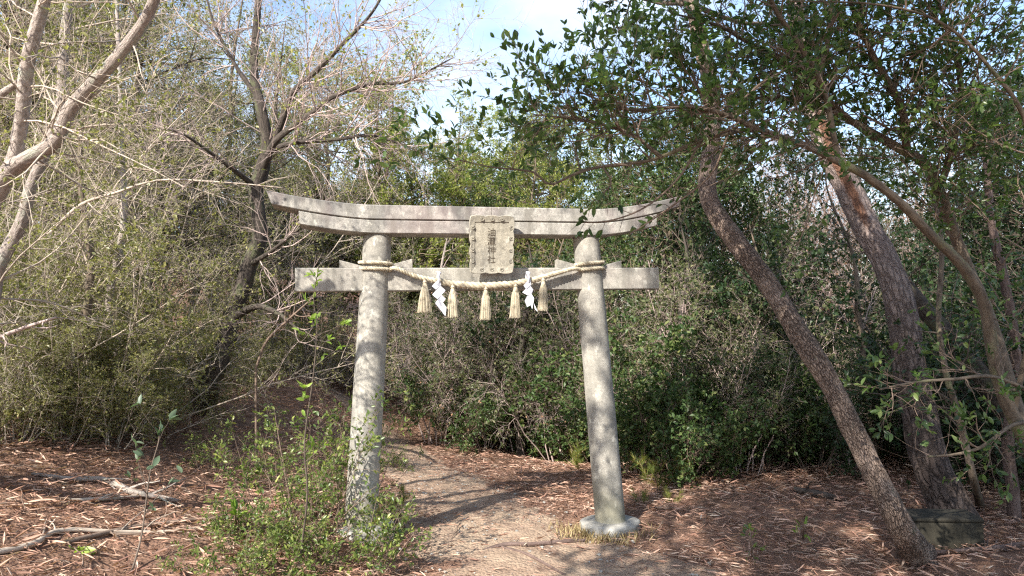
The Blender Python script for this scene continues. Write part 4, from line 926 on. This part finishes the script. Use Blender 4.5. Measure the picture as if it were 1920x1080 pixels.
# right wood
for px, d, k, s_ in ((1215, 8.6, 1, .75), (1270, 8.5, 1, .7), (1300, 9.4, 2, 1.1), (1330, 8.9, 2, .7), (1390, 8.7, 2, .75), (1450, 9.0, 1, .8), (1520, 8.7, 0, .65), (1590, 8.8, 2, .65), (1240, 9.8, 2, 1.05), (1310, 10.6, 2, 1.35), (1375, 10.4, 0, 1.25), (1460, 10.4, 2, 1.0), (1425, 9.4, 1, .9), (1540, 10.6, 2, .9), (1490, 9.8, 2, 1.15), (1240, 9.4, 1, 1.1), (1620, 10.2, 0, .8),
                     (1700, 9.4, 0, .75), (1780, 8.6, 0, .8), (1860, 8.2, 0, .85), (1930, 7.6, 0, .95), (2010, 7.0, 0, 1.0), (1840, 10.5, 0, 1.1), (1930, 9.6, 0, 1.2), (1210, 12, 2, 1.1), (1290, 12.6, 0, 1.2), (1700, 12, 3, .9)):
    place(ev[k], px, d, s_)
for px, d, k, s_ in ((1230, 13.5, 2, .68), (1330, 14, 4, .7), (1420, 14, 2, .55), (1470, 15, 3, .8), (1540, 15, 3, .85), (1610, 15, 3, .85), (1200, 10.8, 4, .72), (1285, 11.2, 2, .78), (1365, 11.6, 4, .74), (1450, 11.0, 2, .66), (1700, 14.5, 2, .75), (1790, 12.5, 2, .85), (1880, 11.5, 2, .95), (1960, 10, 2, 1.0), (1260, 17, 2, .75), (1380, 18, 3, .85), (1480, 18.5, 3, .85), (1580, 19, 3, .95), (1650, 17, 3, .9), (1520, 22, 3, 1.0), (1680, 18, 3, .95), (1780, 17, 3, 1.0), (1870, 16, 2, 1.1),
                     (1220, 25, 4, .9), (1320, 26, 3, .95), (1430, 27, 3, .7), (1540, 27, 3, .8), (1650, 26, 3, .8), (1760, 25, 4, 1.0), (1860, 24, 3, 1.2)):
    place(tr[k], px, d, s_)

# trees standing beside and behind the viewer, whose crowns shade the right half of the clearing
sh = proto_tree(61, 'evergreen behind the viewer on the left, outside the view', 9.6, .45, 3.4, 'leaf_dark', (.08, .13), 'twig_dark', 'bark_dark', 40, 260, 1300, 2200, 5, prob=.72, rad=.14, lean=.0, group='evergreens behind the viewer')
sh.location = (-2.3, -1.6, hz(-2.3, -1.6)); sh.rotation_euler = (0, 0, .4)
for k, (x, y, rz, q_) in enumerate(((.2, -2.7, 4.1, 1.0), (-1.2, -4.6, 5.3, 1.2), (2.4, -3.4, 3.0, 1.1), (3.1, -1.3, 1.1, .95))): dup(sh, (x, y, hz(x, y)), rz, q_, ['evergreen just behind the viewer, outside the view', 'biggest evergreen far behind the viewer, outside the view', 'tall evergreen behind and right of the viewer, outside the view', 'evergreen to the right of the viewer, outside the view'][k])

# --- slim trunks standing between the bushes
def slim(pts, label, bark, twig, leaf, n1, per, seed, lsz=(.04, .07), n=50):
    r = np.random.default_rng(seed); P, R = kpts(pts, n)
    t = root_at('slim_tree', label, 'tree', P); P_, R_ = down(P, R, .35, 1.2)
    g = Geo(); g.tubes(P_, R_, 12, bark, r, .06, tint=np.full(len(P_) * 12, .5)); g.build('trunk', t)
    P1, R1 = grow(r, P[None, n // 3:], R[None, n // 3:], n1, 7, (.4, 1.2), (50, 15), (0, 1), .16, .04, .5, .008)
    P2, R2 = grow(r, P1, R1, n1 * 8, 5, (.15, .5), (48, 15), (.1, 1), .2, 0, .6, 1, .0012)
    g = Geo(); g.tubes(P1, R1, 5, twig, r); g.tubes(P2, R2, 3, twig, r)
    if per: leaf_on(r, g, P2, per, lsz, 'far', leaf, cluster=True)
    g.build('crown', t)
slim([(976, 800, 11.4, 16), (980, 740, 11.4, 14), (977, 680, 11.4, 13), (984, 600, 11.4, 10), (1000, 530, 11.5, 6), (992, 460, 11.7, 2)], 'straight dark slim trunk seen between the torii pillars below the third tassel', 'bark_dark', 'twig_dark', 'leaf_dark', 14, 4, 71)
slim([(1042, 800, 13, 14), (1036, 700, 13, 12), (1050, 610, 13, 10), (1040, 520, 13, 6), (1062, 430, 13, 2)], 'slightly bent brown slim trunk just left of the right torii pillar', 'bark_olive', 'twig_brown', 'leaf_green', 14, 4, 72)
slim([(822, 780, 14, 12), (830, 700, 14, 12), (836, 600, 14, 10), (826, 520, 14, 6), (842, 430, 14, 2)], 'pale slim trunk seen between the torii pillars below the first paper streamer', 'bark_pale', 'twig_pink', 'leaf_lime', 14, 2, 73)
slim([(1838, 950, None, 15), (1826, 900, 6.0, 13), (1806, 815, 6.0, 13), (1792, 760, 6.0, 12), (1774, 700, 6.0, 11), (1760, 600, 6.1, 10), (1765, 450, 6.2, 8), (1740, 300, 6.4, 6)], 'thin mossy yellowish stem rising right behind the pine and block', 'bark_olive', 'twig_dark', 'leaf_dark', 14, 4, 75)
slim([(1985, 950, 7.0, 40), (1900, 800, 7.0, 36), (1840, 705, 7.0, 34), (1780, 630, 7.1, 32), (1725, 570, 7.2, 30), (1665, 480, 7.3, 24), (1600, 330, 7.5, 18)], 'dark trunk leaning left across the back of the pine', 'bark_dark', 'twig_dark', 'leaf_dark', 18, 4, 76)
slim([(1900, 930, 6.4, 22), (1890, 820, 6.4, 20), (1905, 690, 6.4, 18), (1890, 560, 6.4, 17), (1860, 420, 6.5, 14), (1845, 260, 6.6, 10)], 'brown upright slim trunk near the right edge', 'bark_brown', 'twig_brown', 'leaf_dark', 18, 4, 77)
slim([(1640, 860, 8.6, 14), (1625, 700, 8.6, 13), (1610, 600, 8.6, 11), (1600, 480, 8.7, 7), (1550, 350, 8.8, 3), (1560, 260, 8.8, 1.5)], 'slim grey trunk between the leaning trunk and the pine', 'bark_olive', 'twig_dark', 'leaf_dark', 14, 3, 78)
slim([(1285, 820, 9.4, 13), (1290, 700, 9.4, 12), (1275, 600, 9.4, 10), (1290, 500, 9.5, 6), (1272, 400, 9.7, 2)], 'dark slim trunk among the green bushes right of the right pillar', 'bark_dark', 'twig_dark', 'leaf_dark', 16, 4, 79)
slim([(1440, 830, 9.0, 12), (1425, 720, 9.0, 11), (1412, 640, 9.0, 9), (1432, 540, 9.1, 6), (1405, 420, 9.3, 2)], 'brown slim trunk seen left of the middle of the leaning trunk', 'bark_olive', 'twig_dark', 'leaf_dark', 16, 4, 80)
slim([(212, 760, 7.6, 16), (222, 660, 7.6, 15), (205, 560, 7.6, 14), (232, 420, 7.6, 12), (228, 280, 7.6, 9), (222, 80, 7.7, 7), (215, -40, 7.8, 5)], 'upright pale grey slim trunk rising through the left thicket', 'bark_pale', 'twig_pale', 'leaf_olive', 18, 3, 81, (.02, .04))
slim([(118, 800, 7.0, 20), (135, 700, 7.0, 18), (160, 600, 7.0, 16), (170, 480, 7.1, 13), (150, 330, 7.2, 9), (160, 120, 7.3, 6)], 'brown slim trunk in the left thicket behind the forked tree', 'bark_olive', 'twig_pale', 'leaf_olive', 18, 3, 82, (.02, .04))

# --- dead branches caught in the left thicket
def stick(pts, name, label, cat, m, seed, nb=6, lb=(.1, .4), n=40, sides=8, lump=.06, ground=False, tint=.6):
    r = np.random.default_rng(seed)
    if ground:
        o = []
        for px, py, w_ in pts:
            p = ground_at(px, py); d = float((p - CAM) @ fw); rr = w_ / 2 / F * d; p = p + np.array([0, 0, rr + .012]); o.append((*p, rr))
        Q = spline(o, n); P, R = Q[:, :3], Q[:, 3]
    else: P, R = kpts(pts, n)
    g = Geo(); g.tubes(P, R, sides, m, r, lump, cap=True, tint=np.full(n * sides, tint))
    if nb:
        P1, R1 = grow(r, P[None], R[None], nb, 6, lb, (40, 12), (.2, 1), .15, 0, .5)
        if ground: P1[:, :, 2] = np.maximum(P1[:, :, 2], height(P1[:, :, 0], P1[:, :, 1]) + .01)
        g.tubes(P1, R1, 4, m, r)
    return tag(g.build(name), label, cat)
stick([(-60, 660, 5.6, 9), (0, 632, 5.6, 8), (50, 613, 5.6, 7), (105, 595, 5.5, 4)], 'dead_branch', 'bare pinkish dead branch poking in from the left edge low in the thicket', 'branch', 'twig_pink', 91)
stick([(90, 440, 6.2, 6), (150, 385, 6.2, 6), (215, 362, 6.1, 5), (300, 338, 6.0, 4), (420, 342, 5.9, 3), (530, 352, 5.9, 2)], 'dead_branch', 'long pale dead branch lying level across the upper left thicket', 'branch', 'twig_pale', 92, 14, (.2, .6))
# fallen branches on the leaves
stick([(58, 893, 5), (130, 904, 8), (200, 908, 10), (245, 930, 12), (290, 938, 10), (335, 945, 6)], 'fallen_branch', 'thick barkless forked branch lying on the leaves at the left', 'branch', 'bark_pale', 95, 5, (.15, .5), ground=True, tint=.4)
stick([(-30, 1050, 12), (60, 1030, 12), (115, 1002, 9), (235, 1004, 7), (330, 1000, 5), (420, 985, 4)], 'fallen_branch', 'long thin fallen branch curving along the bottom left leaf litter', 'branch', 'twig_pale', 96, 8, (.2, .5), ground=True)
stick([(120, 1025, 9), (230, 1000, 9), (330, 985, 8), (420, 976, 6), (510, 968, 4)], 'fallen_branch', 'straight brown fallen branch running under the leafy bush', 'branch', 'twig_brown', 97, 6, (.2, .5), ground=True)
stick([(130, 945, 7), (220, 940, 7), (260, 935, 5)], 'fallen_branch', 'short pale stick lying below the thick barkless branch', 'branch', 'twig_pale', 98, 3, (.1, .2), ground=True)
stick([(1730, 1045, 8), (1800, 1040, 9), (1880, 1034, 10), (1960, 1020, 9)], 'fallen_branch', 'brown fallen branch lying in front of the concrete block', 'branch', 'bark_brown', 99, 4, (.1, .3), ground=True)
stick([(905, 1036, 4), (950, 1028, 9), (1000, 1027, 8), (1060, 1022, 8), (1100, 1018, 5)], 'bare_root', 'bare root lying across the path before the right pillar', 'root', 'bark_brown', 100, 0, ground=True)
stick([(940, 1030, 4), (985, 1044, 6), (1020, 1062, 6), (1060, 1085, 5)], 'bare_root', 'second thinner root forking towards the viewer on the path', 'root', 'bark_brown', 101, 0, ground=True)
stick([(1490, 925, 10), (1530, 933, 12), (1570, 940, 9)], 'fallen_branch', 'short dark log lying in the leaves left of the leaning trunk', 'branch', 'bark_dark', 102, 2, (.1, .2), ground=True)

# --- concrete block
p0 = ground_at(1716, 1032); p1 = ground_at(1846, 1030); dv = p1 - p0; dv[2] = 0; wdt = float(np.linalg.norm(dv)); dx_ = dv / wdt
t = thing('concrete_block', 'low mossy concrete block half sunk in leaves in front of the pine', 'block', tuple((p0 + p1) / 2), math.atan2(dx_[1], dx_[0]))
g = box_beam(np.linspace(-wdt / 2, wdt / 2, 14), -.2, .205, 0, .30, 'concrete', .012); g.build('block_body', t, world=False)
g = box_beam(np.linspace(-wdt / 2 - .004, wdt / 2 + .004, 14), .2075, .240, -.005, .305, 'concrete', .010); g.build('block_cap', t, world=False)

# --- leafy bush at the foot of the left pillar
MT['leaf_mid'] = leaf_mat('mid_green_leaves', [(.042, .078, .020), (.09, .14, .034), (.18, .225, .055), (.36, .38, .11)], .35, .38, .55)
def low_bush(seed, label, nst, H, leaf, lsz, per, n2, n3, kind='near', lean=(5, 50), group=None, twig='twig_brown', prob=.9):
    r = np.random.default_rng(seed); t = thing('low_bush', label, 'bush', (0, 0, 0), 0, group)
    P1, R1 = stems(r, nst, .30, H, 8, lean, .02, .12, .006); P2, R2 = grow(r, P1, R1, n2, 6, (.15, .45), (45, 15), (.2, 1), .16, .03, .6); P3, R3 = grow(r, P2, R2, n3, 4, (.06, .18), (45, 15), (.2, 1), .16, .03, .65, 1, .0011)
    g = Geo(); g.tubes(P1, R1, 6, twig, r); g.tubes(P2, R2, 4, twig, r); g.build('stems', t)
    g = Geo(); g.tubes(P3, R3, 3, twig, r)
    leaf_on(r, g, P3, per, lsz, kind, leaf, prob=prob); leaf_on(r, g, P2, per, lsz, kind, leaf, prob=prob); g.build('foliage', t); return t
lb = [low_bush(111, 'tall leafy green bush standing against the foot of the left pillar', 16, (.7, 1.45), 'leaf_mid', (.026, .052), 4, 120, 500, prob=.7),
      low_bush(112, 'low spreading dark leaved bush at the bottom edge below the left pillar', 14, (.3, .65), 'leaf_mid', (.025, .044), 4, 90, 360, lean=(20, 75))]
def put(o, px, py, sc_, rz, label=None, first=False):
    p = ground_at(px, py); loc = (float(p[0]), float(p[1]), float(p[2]))
    if first: o.location = loc; o.rotation_euler = (0, 0, rz); o.scale = (sc_,) * 3; return o
    return dup(o, loc, rz, sc_, label)
put(lb[0], 612, 985, .95, .3, first=True)
put(lb[0], 560, 1000, .8, 2.0, 'leafy bush left of the pillar foot with a tall sapling in it')
put(lb[0], 660, 965, .62, 4.0, 'small leafy bush half covering the base of the left pillar')
put(lb[1], 640, 1055, 1.0, 1, first=True)
put(lb[1], 520, 1075, .9, 2, 'low dark leaved bush at the bottom edge left of the spreading one')
put(lb[1], 470, 1020, .7, 4, 'low thin bush where the straight fallen branch ends')
put(lb[1], 590, 1030, .8, 5, 'low dark bush in front of the tall leafy bush')
put(lb[1], 420, 1085, .6, 1.5, 'low thin bush at the bottom edge farthest left from the pillar')
put(lb[0], 500, 905, .36, 5.0, 'thin yellowish green bush on the bank behind the low bushes')
put(lb[0], 395, 890, .42, 1.2, 'small thin bush on the leafy bank right of the barkless branch')
put(lb[1], 735, 880, .5, 2.5, 'little green bush right behind the left pillar beside the path')

# --- saplings and seedlings
def sapling(pts, name, label, leafm, lsz, per, nb, lb_, seed, m='twig_brown', ground=True):
    r = np.random.default_rng(seed); P, R = kpts(pts, 30)
    t = root_at(name, label, 'sapling', P); Pd, Rd = down(P, R, .08)
    g = Geo(); g.tubes(Pd, Rd, 7, m, r, .03)
    P1, R1 = grow(r, P[None, 10:], R[None, 10:], nb, 5, lb_, (55, 12), (0, 1), .14, .04, .6); g.tubes(P1, R1, 5, m, r); g.build('stem', t)
    g = Geo(); leaf_on(r, g, P1, per, lsz, 'near', leafm, tr=(.5, 1.0), spread=.8, cluster=True); leaf_on(r, g, P[None, 22:], per * 2, lsz, 'near', leafm, tr=(.5, 1.0), spread=.8); g.build('leaves', t)
sapling([(560, 1068, None, 4.5), (576, 930, 5.05, 3.6), (571, 830, 5.05, 3), (588, 700, 5.05, 2.6), (594, 610, 5.05, 2.2), (588, 560, 5.05, 1.8), (598, 500, 5.05, 1.2)], 'sapling', 'tall thin sapling with a few fresh green leaves left of the left pillar', 'leaf_fresh', (.035, .065), 5, 14, (.1, .3), 121, m='twig_dark')
sapling([(246, 1075, None, 4), (266, 1000, 4.9, 3.4), (281, 890, 4.9, 2.8), (297, 830, 4.9, 2.2), (300, 800, 4.9, 1.5)], 'sapling', 'thin sapling with bluish green leaves on the left bank', 'leaf_blue', (.05, .085), 3, 9, (.15, .45), 122, m='twig_dark')
sapling([(443, 985, None, 4), (441, 965, 5.3, 3), (440, 950, 5.3, 2)], 'seedling', 'bright yellow green sprig above the fallen branch', 'leaf_fresh', (.07, .10), 3, 2, (.02, .05), 123)
sapling([(140, 1085, None, 5), (142, 1060, 4.8, 4), (145, 1035, 4.8, 3)], 'seedling', 'seedling with long pale green leaves at the bottom left edge', 'leaf_fresh', (.08, .13), 2, 4, (.03, .07), 124)
sapling([(1412, 1050, None, 5), (1408, 1020, 5.3, 4), (1405, 985, 5.3, 3)], 'seedling', 'leafy green seedling on the earth right of the right pillar', 'leaf_mid', (.03, .055), 3, 9, (.05, .14), 125)
sapling([(1505, 1010, None, 4), (1508, 990, 5.6, 3), (1512, 975, 5.6, 2)], 'seedling', 'small yellowish seedling left of the foot of the leaning trunk', 'leaf_fresh', (.04, .07), 2, 3, (.03, .07), 126)
sapling([(480, 690, 7.6, 5), (500, 640, 7.6, 5), (540, 600, 7.6, 4), (585, 560, 7.6, 3)], 'sapling', 'slender sapling leaning right over the left bank', 'leaf_olive', (.04, .06), 3, 7, (.2, .4), 127)
# pine seedlings, grass
def needle_plant(seed, label, h, n_st, col, group=None, ln=(.05, .10), up=.8, name='pine_seedling', cat='seedling'):
    r = np.random.default_rng(seed); t = thing(name, label, cat, (0, 0, 0), 0, group)
    P, R = stems(r, n_st, .05, (h * .6, h), 6, (2, 30), .05, .08, .006); P1, R1 = grow(r, P, R, n_st * 5, 4, (.08, .2), (45, 12), (.3, 1), .1, .1, .6)
    g = Geo(); g.tubes(P, R, 5, 'twig_brown', r); g.tubes(P1, R1, 4, 'twig_brown', r); g.build('stems', t)
    g = Geo(); leaf_on(r, g, P1, 42, ln, 'needle', col, tr=(.2, 1), spread=.6); leaf_on(r, g, P, 60, ln, 'needle', col, tr=(.4, 1), spread=.6); g.build('needles', t); return t
ps = needle_plant(131, 'orange tinged pine seedling at the right foot of the left pillar', .42, 5, 'needle')
put(ps, 722, 985, 1.0, 0, first=True)
put(ps, 690, 1000, .8, 2, 'green pine seedling in the low bushes before the left pillar')
put(ps, 1082, 880, .95, 1, 'feathery pine seedling just left of the right pillar')
put(ps, 1238, 915, 1.25, 3, 'tall feathery pine seedling right of the right pillar')
put(ps, 1285, 905, 1.0, 4, 'feathery pine seedling second to the right of the right pillar')
put(ps, 1200, 945, .5, 5, 'tiny yellow green pine tuft touching the right pillar base')
put(ps, 1262, 945, .5, 2, 'tiny yellow green pine tuft apart from the right pillar base')
r = np.random.default_rng(140); c = GO + GX * hx(0); n = 520
a = np.clip(r.normal(-2.1, .75, n), -3.4, -.1); rr = .26 + .30 * r.uniform(0, 1, n) ** 1.6; x = c[0] + np.cos(a) * rr; y = c[1] + np.sin(a) * rr
g = Geo(); L = r.uniform(.04, .12, n); d = np.stack([r.normal(0, .4, n), r.normal(0, .4, n) - .15, np.ones(n)], 1)
g.leaves(np.stack([x, y, height(x, y) - .005], 1), d, unit(r.normal(size=(n, 3))), L, 'slim', 'grass_dry', r.uniform(0, 1, n), wid=np.full(n, .018))
tag(g.build('dry_grass'), 'short dry grass round the base stone of the right pillar', 'grass', kind='stuff')

# --- every repeat gets a label of its own: its look, its place in its row
ORD = ['first', 'second', 'third', 'fourth', 'fifth', 'sixth', 'seventh', 'eighth', 'ninth', 'tenth', 'eleventh', 'twelfth']
fam = {}
for o in sc.objects:
    if o.parent is None and o.get('group') and o.name.split('.')[0] in ('shrub', 'tree') and o['group'] != 'evergreens behind the viewer': fam.setdefault(o['group'], []).append(o)
SHORT = {'twiggy shrubs of the left thicket': 'pale arching twiggy shrub', 'tangled grey shrubs of the left thicket': 'tall tangled grey shrub', 'leafy bushes of the left thicket': 'leafier olive bush',
         'dark bushes right of the torii': 'dark evergreen bush', 'bright green bushes right of the torii': 'bright green leafy bush', 'open shrubs behind the torii': 'open thin stemmed green shrub', 'bare shrubs behind the torii': 'bare brown twiggy shrub',
         'twiggy trees of the left wood': 'tall twiggy olive tree', 'yellow green trees beyond the torii': 'yellow green leafy tree', 'dark evergreens of the right wood': 'dark evergreen tree', 'bare trees on the slope': 'bare pinkish twigged tree', 'mid green trees beyond the torii': 'mid green evergreen tree'}
for gname, obs in fam.items():
    obs.sort(key=lambda o: o.location.y); n = len(obs); rows = [obs] if n < 6 else [obs[:n // 2], obs[n // 2:]] if n < 14 else [obs[:n // 3], obs[n // 3:2 * n // 3], obs[2 * n // 3:]]
    names = {1: [''], 2: ['nearer ', 'farther '], 3: ['nearest ', 'middle ', 'farthest ']}[len(rows)]
    for rn, row in zip(names, rows):
        row.sort(key=lambda o: o.location.x / o.location.y)
        for k, o in enumerate(row):
            side = 'left of the torii' if o.location.x / o.location.y < -.2 else 'beyond the torii' if o.location.x / o.location.y < .13 else 'right of the torii'
            o['label'] = f"{SHORT[gname]} {side}, {ORD[k]} in its {rn}row"

r = np.random.default_rng(150); n = 900; y = r.uniform(4.2, 10, n); x = path_c(y) + path_w(y) * r.uniform(-1.1, 1.1, n); sz = .004 + .016 * r.uniform(0, 1, n) ** 3
octv = np.array([(1, 0, 0), (0, 1, 0), (-1, 0, 0), (0, -1, 0), (0, 0, .7), (.7, .7, .35), (-.7, .7, .35), (-.7, -.7, .35), (.7, -.7, .35)], float)
octt = np.array([(4, 0, 5), (4, 5, 1), (4, 1, 6), (4, 6, 2), (4, 2, 7), (4, 7, 3), (4, 3, 8), (4, 8, 0)])
V = octv[None] * (1 + r.normal(0, .18, (n, 9, 3))) * sz[:, None, None] + np.stack([x, y, height(x, y) + .013], 1)[:, None]
g = Geo(); g.raw(V, tris=octt[None] + (np.arange(n) * 9)[:, None, None], m='pebble' if 'pebble' in MT else 'stone_base', smooth=True)
tag(g.build('pebbles'), 'small pale pebbles pressed into the path', 'pebbles', kind='stuff')
